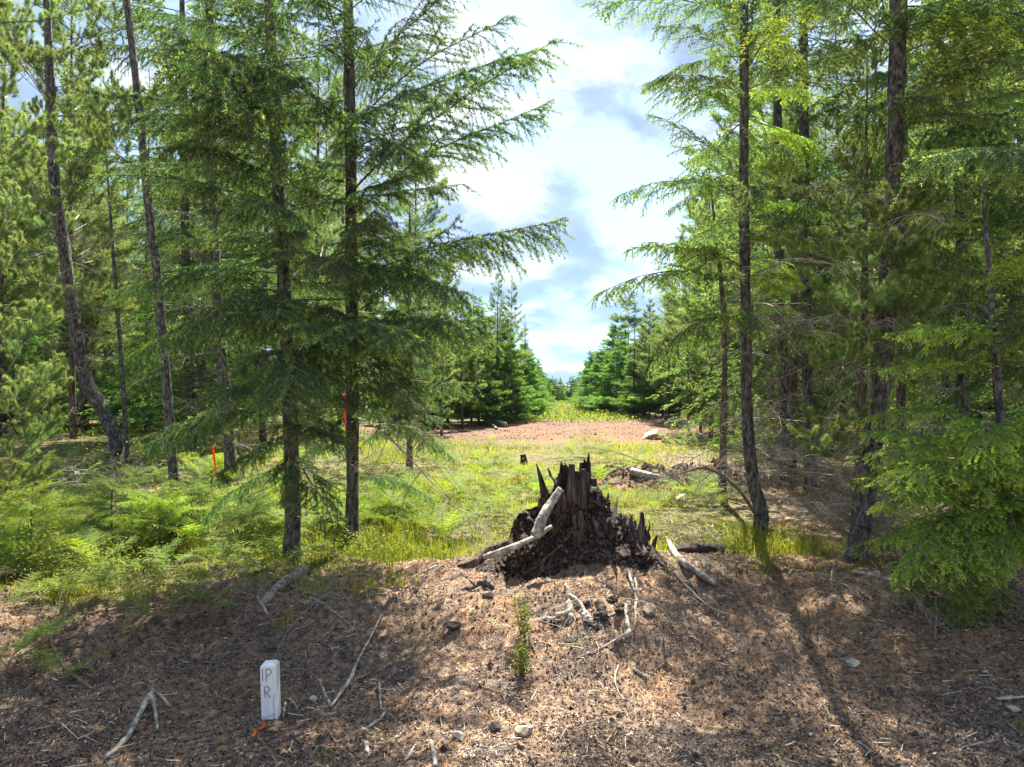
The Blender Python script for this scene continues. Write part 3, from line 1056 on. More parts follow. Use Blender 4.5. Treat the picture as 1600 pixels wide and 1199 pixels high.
def stand(n, xr, yr, label, group, seed, kinds, hr, dead=0, keep=None, mind=1.1, wide=1.0, order=None):
    r = random.Random(seed)
    done, tries, made = [], 0, []
    while len(done) < n and tries < 9000:
        tries += 1
        y = r.uniform(*yr)
        x = r.uniform(*xr)
        if keep and not keep(x, y):
            continue
        if any((x - a) ** 2 + (y - b) ** 2 < mind ** 2 for a, b in done):
            continue
        done.append((x, y))
        o = far_tree(r.choice(kinds), x, y, r.uniform(*hr), label, group, r, wide * r.uniform(0.85, 1.15), dead)
        made.append((x / y, o))
    if order:
        made.sort(key=lambda t: t[0])
        for (k, (_, o)), w_ in zip(enumerate(made), ORD):
            o['label'] = order % (o.name.split('.')[0].replace('_tree', '').replace('_', ' '), w_)
    return done


def in_wall(x, y, m=0.0):
    return (x < -3.2 + (y - 14) * 0.19 - m and x > -0.78 * y) if x < 0 or y > 40 and x < 0.05 * y else (x > 4.4 + (y - 12) * 0.11 + m and x < 0.78 * y and not (x < 11.5 and 21 < y < 29))


K_MIX = ['tall_fir', 'tall_hemlock', 'tall_pine', 'tall_pine']
stand(21, (-15, -3.5), (12.5, 22), 'tall conifer standing behind the leaning trunk on the left', 'trees in the left stand', 3, K_MIX, (8.0, 10.5), 3,
      order='tall %s in the stand behind the leaning trunk, %s from the left edge', keep=lambda x, y: x < -2.6 - (y - 12) * 0.12 - 0.6 and x > -0.72 * y - 1, mind=1.5)
stand(14, (-12, -3.0), (13, 22), 'low bushy evergreen under the taller trees of the left stand', 'undergrowth evergreens on the left', 4, ['young_fir', 'bushy_pine'], (2.0, 4.0), 0,
      order='low bushy %s under the tall left trees, %s from the left edge', keep=lambda x, y: x < -3.4 and x > -0.72 * y - 1, mind=1.3, wide=1.3)
stand(26, (3.4, 16), (10.5, 22), 'conifer in the dense stand behind the brown trunks on the right', 'trees in the right stand', 5, K_MIX, (8.0, 10.5), 3,
      order='tall %s in the stand behind the brown trunks, %s from the clearing outwards', keep=lambda x, y: x > 3.6 + (y - 10) * 0.22 and x < 0.72 * y + 1.5, mind=1.4)
stand(12, (4.2, 13), (12, 20), 'low bushy evergreen under the taller trees of the right stand', 'undergrowth evergreens on the right', 6, ['young_fir', 'bushy_pine'], (2.0, 4.5), 0,
      order='low bushy %s under the tall right trees, %s from the clearing outwards', keep=lambda x, y: x > 4.6 + (y - 12) * 0.2 and x < 0.72 * y + 1, mind=1.3, wide=1.3)
stand(22, (-30, -2.5), (24, 40), 'conifer deep in the forest behind the left stand', 'forest behind the left stand', 7, K_MIX + ['tall_fir'], (9, 14), 0,
      keep=lambda x, y: x < -3.0 - (26 - y if y < 26 else 0) * 0.2 + (y - 26) * 0.1 - 1.2 and x > -0.8 * y, mind=1.6, wide=1.25)
stand(34, (5, 32), (23, 42), 'conifer deep in the forest behind the right stand', 'forest behind the right stand', 8, K_MIX + ['tall_fir'], (9, 14), 0,
      keep=lambda x, y: x > 7.5 and x < 0.8 * y and not (x < 10.5 and y < 29), mind=1.6, wide=1.25)
stand(24, (-26, 30), (44, 85), 'distant conifer beyond the end of the clearing', 'trees beyond the clearing', 9, ['tall_fir', 'young_fir'], (4.5, 7.5), 0,
      keep=lambda x, y: not (0.02 * y < x < 0.115 * y), mind=2.2, wide=1.3)

stand(60, (-24, 24), (17, 44), 'leafy young fir filling the gaps between the trunks of the forest', 'young firs filling the forest', 12, ['young_fir', 'young_fir', 'bushy_pine'], (3.0, 6.0), 0,
      keep=in_wall, mind=1.3, wide=1.5)
stand(60, (-50, 50), (46, 80), 'dense fir at the far back of the forest', 'firs at the far back', 13, ['young_fir', 'tall_fir'], (5, 9), 0,
      keep=lambda x, y: not (-0.01 * y < x < 0.135 * y) and abs(x) < 0.75 * y, mind=2.0, wide=1.8)

# ------------------------------------------------------------------ near trees, trunk and every bough
near_tree('fir_tree', 'dark fir with a rough trunk and hanging boughs, left one of the two near trunks', 6.0,
          [(458, 888), (457, 760), (449, 560), (437, 330), (427, 150), (420, 0)], 0.064, 0.040, 9.0,
          [('fir', 20, 1.5, 4.6, 1.6, 1.8, -4, 10), ('fir', 12, 4.6, 8.6, 1.8, 0.4, 8, 30), ('fir', 14, 0.9, 2.4, 1.1, 1.5, -14, 0, (-170, -10)), ('fir', 8, 2.4, 4.4, 1.0, 1.3, -6, 10, (-150, -40)), ('dead', 9, 0.25, 1.8, 0.7, 1.3, -8, 0), ('fir', 5, 0.55, 1.3, 0.8, 1.1, -22, -8)], 101,
          explicit=[('fir', 1.25, (205, 690, 5.4), 1.0), ('fir', 1.35, (270, 655, 4.9), 1.0), ('fir', 2.35, (150, 450, 5.4), 1.0), ('fir', 2.2, (300, 500, 4.6), 0.95),
                    ('fir', 2.9, (140, 320, 5.6), 1.0), ('fir', 1.9, (600, 575, 4.3), 1.0), ('fir', 1.7, (480, 620, 4.3), 1.0), ('fir', 3.6, (160, 230, 5.2), 1.0), ('fir', 3.9, (250, 60, 4.7), 1.0), ('fir', 3.4, (330, 130, 4.6), 1.0)])
near_tree('fir_tree', 'tall straight fir, right one of the two near trunks, its boughs reaching over the clearing', 6.3,
          [(550, 870), (551, 700), (549, 400), (546, 150), (543, 0)], 0.056, 0.045, 10.0,
          [('fir', 13, 2.0, 4.6, 1.4, 1.8, -2, 14), ('fir', 12, 1.3, 2.6, 1.1, 1.5, -12, 4, (-180, 0)), ('fir', 6, 2.6, 4.4, 0.9, 1.2, -6, 10, (-150, -40)), ('fir', 10, 4.8, 9.6, 1.6, 0.4, 12, 35), ('dead', 8, 0.3, 2.0, 0.6, 1.2, -12, 0), ('fir', 2, 0.5, 1.0, 0.7, 0.9, -25, -12)], 102,
          explicit=[('fir', 3.05, (895, 118, 5.9), 1.0), ('fir', 2.85, (865, 150, 6.3), 1.0), ('fir', 3.6, (808, 28, 5.9), 1.0), ('fir', 2.15, (888, 318, 5.8), 1.0), ('fir', 2.0, (820, 385, 6.0), 1.0), ('fir', 3.9, (790, -20, 6.4), 1.0),
                    ('fir', 2.3, (760, 450, 5.3), 1.0), ('fir', 1.9, (700, 560, 5.2), 1.0), ('fir', 1.7, (655, 560, 4.7), 1.0), ('dead', 1.15, (790, 838, 5.4), 1.0), ('fir', 1.25, (770, 800, 5.5), 0.55),
                    ('dead', 1.6, (740, 640, 5.7), 1.0), ('fir', 4.6, (760, -60, 6.0), 1.0), ('fir', 3.4, (700, 230, 5.0), 0.9)])
near_tree('hemlock_tree', 'slim straight dark trunk with yellow green sprays, with a slightly kinked dark foot', 6.7,
          [(1186, 842), (1189, 800), (1176, 748), (1168, 650), (1165, 500), (1163, 250), (1164, 0)], 0.058, 0.034, 8.5,
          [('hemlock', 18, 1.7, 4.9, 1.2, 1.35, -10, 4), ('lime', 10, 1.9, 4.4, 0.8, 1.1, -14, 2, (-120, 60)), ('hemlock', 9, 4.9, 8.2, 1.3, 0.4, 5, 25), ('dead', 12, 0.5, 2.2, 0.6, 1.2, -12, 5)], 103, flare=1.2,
          explicit=[('hemlock', 3.8, (1008, 128, 6.4), 1.05), ('hemlock', 3.3, (1000, 190, 6.6), 1.0), ('hemlock', 3.0, (972, 297, 6.3), 1.05), ('hemlock', 2.4, (1002, 370, 6.5), 1.0), ('hemlock', 2.2, (955, 450, 6.2), 1.1),
                    ('hemlock', 4.2, (1030, 30, 6.4), 1.0), ('hemlock', 1.9, (1030, 540, 6.0), 1.0), ('dead', 0.55, (1040, 740, 6.5), 1.0), ('hemlock', 2.6, (1270, 370, 6.0), 1.0), ('hemlock', 3.3, (1280, 260, 6.3), 1.0)])
near_tree('fir_tree', 'thick grey barked trunk, darkest and widest on the right, leaning over a mossy foot', 5.8,
          [(1333, 870), (1352, 780), (1376, 600), (1393, 380), (1400, 180), (1405, 0)], 0.070, 0.060, 11.0,
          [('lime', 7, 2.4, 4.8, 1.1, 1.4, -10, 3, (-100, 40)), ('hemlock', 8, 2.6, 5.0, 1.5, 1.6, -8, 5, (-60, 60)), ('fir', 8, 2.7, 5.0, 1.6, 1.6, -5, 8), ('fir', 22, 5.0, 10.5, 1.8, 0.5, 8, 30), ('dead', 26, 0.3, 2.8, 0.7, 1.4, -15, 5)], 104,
          explicit=[('hemlock', 2.2, (1560, 420, 4.9), 1.0), ('hemlock', 2.9, (1500, 300, 4.8), 1.0), ('hemlock', 3.4, (1560, 190, 5.0), 1.0)])
near_tree('pine_tree', 'thinner brown trunk of a pine with round needle tufts, beside the thick grey trunk', 6.1,
          [(1338, 855), (1345, 700), (1350, 540), (1352, 400)], 0.052, 0.026, 4.2,
          [('pine', 24, 1.7, 4.1, 0.9, 0.4, 0, 45), ('dead', 20, 0.3, 2.0, 0.6, 1.1, -15, 5)], 105, bark=M_BARKB,
          explicit=[('pine', 2.3, (1375, 430, 4.9), 0.9), ('pine', 2.15, (1345, 470, 4.7), 0.8), ('pine', 2.6, (1400, 400, 4.9), 0.85), ('pine', 2.0, (1420, 560, 5.2), 0.8), ('pine', 1.75, (1340, 600, 5.0), 0.7), ('pine', 1.9, (1290, 540, 5.4), 0.9), ('pine', 1.6, (1250, 620, 5.6), 1.0), ('pine', 1.1, (1240, 680, 5.5), 0.9), ('pine', 2.8, (1250, 360, 5.8), 0.9), ('pine', 3.1, (1290, 300, 5.6), 0.9), ('pine', 0.75, (1225, 740, 5.6), 0.9)])
near_tree('pine_tree', 'small pine with round tufts by the dirt heaps, left of the slim dark trunk', 8.5,
          [(1128, 760), (1132, 600), (1130, 480), (1120, 380)], 0.045, 0.020, 4.0,
          [('pine', 24, 0.5, 3.9, 0.9, 0.5, 0, 35)], 106, bark=M_BARKB)
near_tree('hemlock_tree', 'low hemlock with bright new tips hanging over the dark bank at the lower right', 4.75,
          [(1575, 965), (1570, 800), (1560, 620), (1550, 480)], 0.040, 0.020, 3.2,
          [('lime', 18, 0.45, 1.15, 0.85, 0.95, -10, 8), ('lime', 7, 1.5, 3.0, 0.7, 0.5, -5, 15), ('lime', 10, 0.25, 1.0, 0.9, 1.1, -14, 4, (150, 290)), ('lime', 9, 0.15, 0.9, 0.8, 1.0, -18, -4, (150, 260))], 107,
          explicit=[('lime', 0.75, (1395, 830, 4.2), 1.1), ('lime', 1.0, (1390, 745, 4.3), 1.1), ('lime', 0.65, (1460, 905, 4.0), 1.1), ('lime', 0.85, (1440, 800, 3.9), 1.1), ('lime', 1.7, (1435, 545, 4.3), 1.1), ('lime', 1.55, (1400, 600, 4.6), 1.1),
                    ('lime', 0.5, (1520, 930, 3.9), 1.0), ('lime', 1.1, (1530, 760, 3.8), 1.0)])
near_tree('hemlock_tree', 'dense blue green hemlock filling the upper right edge of the picture', 6.2,
          [(1640, 900), (1632, 600), (1628, 200), (1625, 0)], 0.08, 0.06, 10.0,
          [('fir', 24, 1.4, 5.2, 1.6, 1.9, -12, 2), ('hemlock', 12, 1.4, 5.2, 1.6, 1.8, -14, 0), ('fir', 12, 5.0, 9.6, 1.9, 0.5, 5, 30)], 108)
near_tree('fir_tree', 'shading fir just past the right edge whose boughs hang over the low hemlock', 4.2,
          [(1740, 1000), (1735, 600), (1730, 0)], 0.07, 0.05, 8.0,
          [('fir', 22, 1.6, 7.6, 1.6, 0.6, -6, 25)], 123)
near_tree('hemlock_tree', 'hemlock with layered sprays behind the thick grey trunk', 8.2,
          [(1500, 800), (1505, 500), (1500, 200), (1500, 0)], 0.075, 0.055, 11.0,
          [('hemlock', 40, 1.4, 6.2, 1.8, 1.7, -12, 0), ('hemlock', 14, 6.2, 10.6, 1.7, 0.4, 0, 25), ('dead', 10, 0.4, 1.6, 0.8, 1.3, -15, 0)], 109)
near_tree('fir_tree', 'fir standing between the slim dark trunk and the thick grey trunk, further back', 9.4,
          [(1268, 790), (1262, 600), (1258, 300), (1256, 0)], 0.075, 0.05, 11.0,
          [('fir', 20, 2.4, 6.6, 1.5, 1.6, 0, 8), ('hemlock', 18, 1.8, 6.6, 1.5, 1.6, -8, 5), ('fir', 14, 6.6, 10.6, 1.6, 0.4, 10, 30), ('dead', 16, 0.3, 2.4, 0.7, 1.2, -15, 5)], 110)
near_tree('pine_tree', 'bare grey trunk in the shade just right of the slim dark trunk', 9.8,
          [(1227, 770), (1224, 560), (1218, 400), (1215, 0)], 0.065, 0.045, 9.5,
          [('pine', 22, 2.2, 6.6, 1.1, 1.2, 5, 20), ('pine', 8, 6.6, 9.3, 1.1, 0.4, 20, 45), ('dead', 16, 0.3, 2.6, 0.6, 1.1, -10, 5)], 111)
near_tree('fir_tree', 'thin shaded trunk behind the twin brown trunks on the right', 8.6,
          [(1405, 815), (1408, 600), (1412, 300), (1414, 0)], 0.055, 0.04, 9.0,
          [('fir', 14, 2.6, 6.4, 1.4, 1.4, -4, 8), ('dead', 18, 0.2, 3.0, 0.7, 1.3, -15, 5), ('hemlock', 10, 2.0, 5.0, 1.3, 1.4, -6, 5)], 112)
near_tree('pine_tree', 'leaning grey pine trunk with a bent foot, thickest on the left side', 11.5,
          [(163, 712), (182, 694), (165, 650), (132, 590), (112, 480), (98, 380), (84, 280), (78, 150)], 0.105, 0.070, 10.0,
          [('pine', 22, 3.4, 6.6, 1.7, 1.9, 0, 20), ('pine', 12, 6.6, 9.8, 1.7, 0.5, 20, 45), ('dead', 18, 1.0, 4.2, 0.9, 1.6, -10, 15)], 113, flare=1.15)
near_tree('pine_tree', 'slim pale trunk rising behind the fir boughs, between the leaning pine and the near firs', 8.8,
          [(274, 772), (262, 620), (246, 440), (232, 330), (214, 150), (196, 0)], 0.055, 0.040, 8.5,
          [('pine', 16, 3.6, 6.8, 1.2, 1.2, 5, 25), ('pine', 6, 6.8, 8.3, 1.0, 0.4, 25, 45), ('dead', 14, 0.5, 3.4, 0.6, 1.1, -10, 10)], 114)
near_tree('fir_tree', 'grey trunk behind the orange ribbon on the left', 9.6,
          [(362, 765), (356, 660), (344, 540), (335, 380), (325, 0)], 0.075, 0.05, 10.5,
          [('fir', 22, 2.2, 6.8, 1.5, 1.6, -4, 8), ('fir', 14, 6.8, 10.2, 1.6, 0.4, 10, 30), ('dead', 12, 0.4, 2.4, 0.6, 1.2, -10, 5)], 115)
near_tree('fir_tree', 'very thin dark stem standing right of the leaning pine trunk', 11.2,
          [(200, 705), (192, 600), (184, 500), (178, 420)], 0.035, 0.025, 6.0,
          [('dead', 16, 0.5, 4.2, 0.5, 0.9, -10, 5), ('fir', 8, 3.0, 5.8, 0.9, 0.4, 0, 20)], 116)
near_tree('hemlock_tree', 'hemlock with fine drooping foliage behind the slim pale trunk on the left', 13.0,
          [(300, 690), (290, 400), (285, 100)], 0.09, 0.06, 10.5,
          [('hemlock', 40, 1.2, 8.0, 1.9, 1.8, -14, 0), ('hemlock', 10, 8.0, 10.2, 1.5, 0.4, 0, 20)], 117)
near_tree('fir_tree', 'young fir with pale tips standing behind the two near firs', 11.5,
          [(640, 690), (640, 500), (640, 360)], 0.05, 0.02, 4.2,
          [('fir', 34, 0.5, 4.0, 1.3, 0.35, -6, 28)], 118)
near_tree('pine_tree', 'small pine with long bright needles cut off by the left edge of the picture', 4.9,
          [(-20, 905), (-18, 760), (-15, 600), (-12, 440)], 0.035, 0.022, 2.9,
          [('pine', 13, 0.4, 2.7, 0.6, 0.6, 5, 35, (-80, 60)), ('pine', 4, 2.0, 2.8, 0.5, 0.3, 30, 50)], 119, bark=M_BARKB,
          explicit=[('pine', 1.05, (78, 610, 4.6), 1.0), ('pine', 0.85, (85, 700, 4.7), 1.0), ('pine', 1.35, (90, 480, 5.0), 1.0)])
near_tree('pine_tree', 'tall pine at the upper left corner with thin upright shoots', 8.6,
          [(-60, 790), (-50, 500), (-40, 200), (-35, 0)], 0.09, 0.06, 9.5,
          [('pine', 30, 1.6, 6.4, 1.6, 1.6, 0, 25), ('pine', 12, 6.4, 9.0, 1.5, 0.4, 25, 45), ('dead', 8, 0.6, 2.6, 0.7, 1.2, -10, 5)], 120)
near_tree('fir_tree', 'little fir with drooping yellow green boughs low on the left bank', 6.6,
          [(175, 838), (175, 790), (176, 760)], 0.010, 0.005, 0.75,
          [('hemlock', 30, 0.12, 0.7, 0.75, 0.3, -8, 25)], 121)
near_tree('fir_tree', 'little fir between the low left boughs and the near trunks', 6.9,
          [(300, 840), (300, 790), (300, 765)], 0.009, 0.005, 0.65,
          [('hemlock', 28, 0.1, 0.6, 0.7, 0.3, -10, 20)], 122)

for k_, (px, py, hh, Yq, nb_, lab) in enumerate([
    (48, 885, 0.8, 5.7, 26, 'bushy yellow green little hemlock by the left edge of the picture'),
    (250, 850, 0.6, 6.4, 22, 'bright little hemlock shrub in front of the brush heap'),
    (395, 850, 0.5, 6.7, 18, 'small leafy hemlock shrub just left of the left near fir'),
    (615, 850, 0.4, 6.9, 16, 'small light green hemlock shrub right of the twin near trunks')]):
    near_tree('hemlock_shrub', lab, Yq, [(px, py), (px, py - 30), (px + 1, py - 55)], 0.010, 0.006, hh,
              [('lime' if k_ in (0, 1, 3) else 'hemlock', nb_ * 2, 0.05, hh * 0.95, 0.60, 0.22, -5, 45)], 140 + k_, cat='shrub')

# ------------------------------------------------------------------ stump
def wedge(mb, p, w_, th, h, lean, twist, rng, mat=0, point=False):
    """an upright splinter of rotten wood with a ragged pointed top"""
    n = 7
    pts = []
    for k in range(n):
        t = k / (n - 1)
        pts.append(np.array(p) + np.array([lean[0] * t * h, lean[1] * t * h, h * t]) + rng.normal(0, 0.004, 3))
    prof = [1, 1.02, 0.98, 0.95, 0.88, 0.78, 0.50] if not point else [1, 1, 0.9, 0.75, 0.55, 0.3, 0.06]
    V = []
    for k in range(n):
        a = twist + 0.03 * k
        ux, uy = math.cos(a), math.sin(a)
        ww, tt = w_ * prof[k] * rng.uniform(0.85, 1.1) / 2, th * prof[k] / 2
        for sx, sy in ((-1, -1), (-0.3, -1.5), (0.4, -1.1), (1, -0.9), (1, 1), (-0.2, 1.3), (-1, 1)):
            V.append(pts[k] + np.array([ux * sx * ww - uy * sy * tt, uy * sx * ww + ux * sy * tt, 0]))
    m = 7
    q = [(k * m + j, k * m + (j + 1) % m, (k + 1) * m + (j + 1) % m, (k + 1) * m + j) for k in range(n - 1) for j in range(m)]
    mb.add(V, quads=q, mat=mat)
    tip = (n - 1) * m
    mb.add([V[tip + j] for j in range(m)], tris=[(0, j, j + 1) for j in range(1, m - 1)], mat=mat)


srng = np.random.default_rng(77)
SY = 5.45
sc_ = W(895, 850, SY)
sbz = g1(sc_.x, sc_.y)
stump = bpy.data.objects.new('tree_stump', None)
COL.objects.link(stump)
stump.location = (sc_.x, sc_.y, sbz)
tag(stump, 'old rotten stump with a jagged upright spire, standing on top of the dirt bank', 'stump')
SB = Vector((sc_.x, sc_.y, sbz))
# fluted, ragged body
nth, nz_ = 96, 34
th = np.arange(nth) * 2 * math.pi / nth
lv = np.linspace(0, 1, nz_)
TH, LV = np.meshgrid(th, lv)
hs = 0.70
topz = 0.56 + 0.13 * np.sin(th * 2 + 0.6) + 0.16 * (vn(th * 3.1, 0 * th, 3) - 0.5) + 0.10 * (vn(th * 9, 0 * th, 5) - 0.5)
rr = 0.125 + 0.20 * np.exp(-LV * 4.2) * (1 + 0.55 * np.sin(TH * 3 + 0.4) * 0.6 + 0.35 * np.sin(TH * 5 + 2)) + 0.10 * np.exp(-LV * 2.5)
left = np.clip(-np.cos(TH), 0, 1)
right = np.clip(np.cos(TH), 0, 1)
rr = rr * 0.80 + 0.02 * left
ridge_ = fbm(np.cos(TH) * 3.3, np.sin(TH) * 3.3 + LV * 0.4, 2.2, 3, 31) + 0.6 * fbm(np.cos(TH) * 9, np.sin(TH) * 9 + LV * 0.8, 2.0, 2, 33)
rr = rr * (1 + 0.42 * ridge_)
rr = rr + 0.05 * fbm(TH * 6, LV * 16, 1.0, 3, 35) * (1 - LV)
xx = np.cos(TH) * rr * (1 - 0.12 * LV) + 0.03 * LV
yy = np.sin(TH) * rr * 0.72
zt = -0.12 + LV * (topz[None, :] + 0.12)
mb = MB()
V = np.stack([xx, yy, zt], -1).reshape(-1, 3)
i_ = np.arange(nz_ - 1)[:, None] * nth
k_ = np.arange(nth)[None, :]
q = np.stack([i_ + k_, i_ + (k_ + 1) % nth, i_ + nth + (k_ + 1) % nth, i_ + nth + k_], -1).reshape(-1, 4)
mb.add(V, quads=q)
mb.add(np.concatenate([V[-nth:], [[0.03, 0, 0.34]]]), tris=[(j, (j + 1) % nth, nth) for j in range(nth)])
link('stump_body', mb.mesh('stump_body', M_ROTD, False), stump)
# upright splinters round the spire: (dx px, bottom py, top py, width px, dy)
for (bx, b0, t0, wpx, dy, lean, mt) in (
    (-28, 840, 722, 22, -0.02, -0.28, M_ROT), (-12, 860, 722, 17, -0.10, 0.06, M_ROTG), (2, 862, 732, 15, -0.12, 0.02, M_ROT), (13, 860, 727, 14, -0.11, 0.02, M_ROTG),
    (22, 855, 735, 14, -0.08, 0.0, M_ROT), (34, 850, 745, 16, -0.02, 0.03, M_ROTG), (-20, 850, 760, 16, -0.13, -0.03, M_ROT), (8, 870, 790, 13, -0.16, 0.0, M_ROT),
    (18, 845, 725, 15, 0.08, 0.0, M_ROT), (-5, 845, 735, 18, 0.10, 0.0, M_ROTG), (44, 850, 805, 18, -0.06, 0.12, M_ROT), (-42, 850, 775, 22, -0.06, -0.15, M_ROT),
    (-4, 875, 815, 13, -0.18, 0.0, M_ROT), (24, 868, 810, 12, -0.16, 0.05, M_ROT), (38, 812, 778, 16, 0.02, 0.05, M_ROT)):
    mb = MB()
    px_m = SY / FPX
    wedge(mb, (bx * px_m * 0.88, dy, (850 - b0) * px_m + 0.02), wpx * px_m * 0.95, 0.05, (b0 - t0) * px_m, (lean, 0), srng.uniform(-0.5, 0.5), srng, point=(bx == -28))
    link('splinter', mb.mesh('splinter', mt, False), stump)
# crumbling shoulder on the right and dark slab on the left
def lump(mb, c, r, rng, sub=14, rough=0.35, mat=0, f=3.0, tint=0.5, cut=0):
    u = np.linspace(0, math.pi, sub)
    v = np.arange(sub * 2) * math.pi / sub
    U, Vv = np.meshgrid(u, v, indexing='ij')
    d = np.stack([np.sin(U) * np.cos(Vv), np.sin(U) * np.sin(Vv), np.cos(U)], -1)
    s0 = rng.integers(0, 50)
    k = 1 + rough * 2 * (fbm(d[..., 0] * f * 0.5 + s0, d[..., 1] * f * 0.5 + d[..., 2] * f * 0.45, 1.0, 4, int(s0) % 9, 0.6))
    B = d * k[..., None]
    for _ in range(cut):
        nn_ = nrm(rng.normal(0, 1, 3))
        ex = np.maximum(B @ nn_ - rng.uniform(0.45, 0.8), 0)
        B = B - ex[..., None] * nn_
    P = np.array(c) + B * np.array(r)
    m = sub * 2
    i = np.arange(sub - 1)[:, None] * m
    kk = np.arange(m)[None, :]
    mb.add(P.reshape(-1, 3), quads=np.stack([i + kk, i + m + kk, i + m + (kk + 1) % m, i + (kk + 1) % m], -1).reshape(-1, 4), mat=mat, tint=tint)


px_m = SY / FPX
prof = np.array([(728, 884), (755, 872), (782, 858), (794, 842), (797, 822), (812, 800), (835, 783), (858, 765), (872, 748), (890, 742), (925, 748), (940, 772), (952, 786), (972, 796), (990, 802), (1003, 818), (1012, 838), (1035, 862)], float)
gx = np.linspace((728 - 895) * px_m, (1035 - 895) * px_m, 190)
gy = np.linspace(-0.42, 0.36, 100)
GX, GY = np.meshgrid(gx, gy)
hgt = np.interp(gx / px_m + 895, prof[:, 0], (850 - prof[:, 1]) * px_m)
base_z = G(SB.x + GX, SB.y + GY) - SB.z
wy = 0.20 + 0.10 * vn(GX * 5, GX * 0, 7)
fall = np.where(GY < 0, np.clip(1 - (np.abs(GY) / (wy * 1.45)) ** 1.25, 0, 1), np.clip(1 - (GY / wy) ** 2, 0, 1))
rg = fbm(GX, GY, 8, 4, 61, 0.5) * 0.20 + np.abs(fbm(GX, GY * 0.4, 22, 3, 63, 0.5)) * 0.06
top_ = np.maximum(hgt[None, :] + 0.02, base_z)
GZ = base_z - 0.03 + (top_ - base_z) * fall + rg * np.minimum(fall * 3, 1) * (0.35 + np.clip(top_ - base_z, 0, 0.4))
GX2 = GX + fbm(GX, GZ, 14, 3, 65) * 0.06
GY2 = GY + fbm(GX, GZ, 12, 4, 67, 0.65) * 0.20 * np.minimum(fall * 3, 1)
mb = MB()
ii = np.arange(99)[:, None] * 190 + np.arange(189)[None, :]
mb.add(np.stack([GX2, GY2, GZ], -1).reshape(-1, 3), quads=np.stack([ii, ii + 1, ii + 191, ii + 190], -1).reshape(-1, 4))
link('crumbled_wood', mb.mesh('crumbled_wood', M_CRUMB), stump)
for k_ in range(46):
    ix, iy = srng.integers(22, 168), srng.integers(8, 52)
    if GZ[iy, ix] < base_z[iy, ix] + 0.02:
        continue
    mb = MB()
    away = (GX2[iy, ix]) * 0.9
    wedge(mb, (GX2[iy, ix], GY2[iy, ix], GZ[iy, ix] - 0.03), srng.uniform(0.018, 0.05), srng.uniform(0.010, 0.022), srng.uniform(0.06, 0.17), (-away + srng.normal(0, 0.35), srng.uniform(0.0, 0.7)), srng.uniform(-0.9, 0.9), srng, point=bool(srng.random() < 0.5))
    link('splinter', mb.mesh('splinter', [M_ROT, M_ROTG, M_ROT, M_CRUMB][k_ % 4], False), stump)
for bx, b0, t0, wpx, dy, lean, mt in ((50, 850, 772, 13, -0.14, 0.18, M_GREYW), (86, 845, 800, 16, -0.12, 0.05, M_ROTG), (96, 846, 806, 14, -0.14, 0.1, M_ROTG), (104, 848, 816, 13, -0.13, 0.15, M_ROT), (76, 850, 806, 16, -0.10, 0.0, M_ROT), (62, 858, 815, 14, -0.18, -0.2, M_ROTG), (92, 860, 825, 10, -0.2, -0.1, M_ROTG)):
    mb = MB()
    wedge(mb, (bx * px_m, dy, (850 - b0) * px_m), wpx * px_m, 0.035, (b0 - t0) * px_m + 0.03, (lean, 0), srng.uniform(-0.5, 0.5), srng, point=True)
    link('splinter', mb.mesh('splinter', mt, False), stump)


def wood(name, label, P, r, mt, cat, sides=12, rough=0.3, flat=1.0, parent=None, n=24, seed=3, cut=False, group=None):
    P = [Vector(p) for p in P]
    base = P[0].copy()
    C = smooth_path([p - base for p in P], n)
    rad = np.interp(np.linspace(0, 1, n), np.linspace(0, 1, len(r)), r)
    mb = MB()
    tube(mb, C, rad, max(sides, 18), 0, rough=rough, rfreq=4, seed=seed, flat=flat, flute=0.22)
    o = link(name, mb.mesh(name, mt, True), None, base)
    if parent is not None:
        o.parent = parent
        o.location = base - parent.location
    else:
        tag(o, label, cat, group)
    return o


root_ = wood('root', None, [W(862, 822, 5.12), W(838, 838, 5.08), W(800, 855, 5.0), W(765, 868, 5.05), W(735, 876, 5.15)], [0.012, 0.017, 0.021, 0.020, 0.006], M_GREYW, None, parent=stump, rough=0.35, seed=5)
wood('root', None, [W(800, 850, 5.1), W(765, 862, 5.15), W(740, 880, 5.0), W(715, 885, 5.0)], [0.035, 0.038, 0.025, 0.008], M_ROT, None, parent=stump, rough=0.4, seed=6)
wood('broken_branch', 'pale grey broken limb leaning against the front of the stump', [W(836, 838, 4.92), W(850, 806, 5.0), W(862, 785, 5.07), W(876, 764, 5.12)], [0.034, 0.034, 0.028, 0.023], M_GREYW, 'branch', rough=0.25, flat=0.65, seed=8, sides=14)
# small black stump posts to the right
for px, b, t, wpx, Yd, lab in ((1006, 826, 797, 16, 5.6, 'small black charred stub standing right of the big stump'),):
    c = W(px, b, Yd)
    z = g1(c.x, c.y)
    mb = MB()
    hgt = (b - t) / FPX * Yd + max(0, c.z - z)
    for (ox, oy, ww, hh, ln_) in ((-0.028, 0, 0.034, 0.98, 0.05), (0.0, -0.012, 0.036, 0.86, -0.08), (0.02, 0.01, 0.03, 0.7, 0.1), (0.05, 0, 0.045, 0.42, 0.35), (-0.01, 0.015, 0.04, 0.92, 0.0)):
        wedge(mb, (ox, oy, -0.03), ww, 0.034, hgt * hh + 0.03, (ln_, 0), oy * 20, srng, point=hh < 0.9)
    tag(link('charred_stub', mb.mesh('charred_stub', M_CHAR, False), None, (c.x, c.y, z)), lab, 'stump')

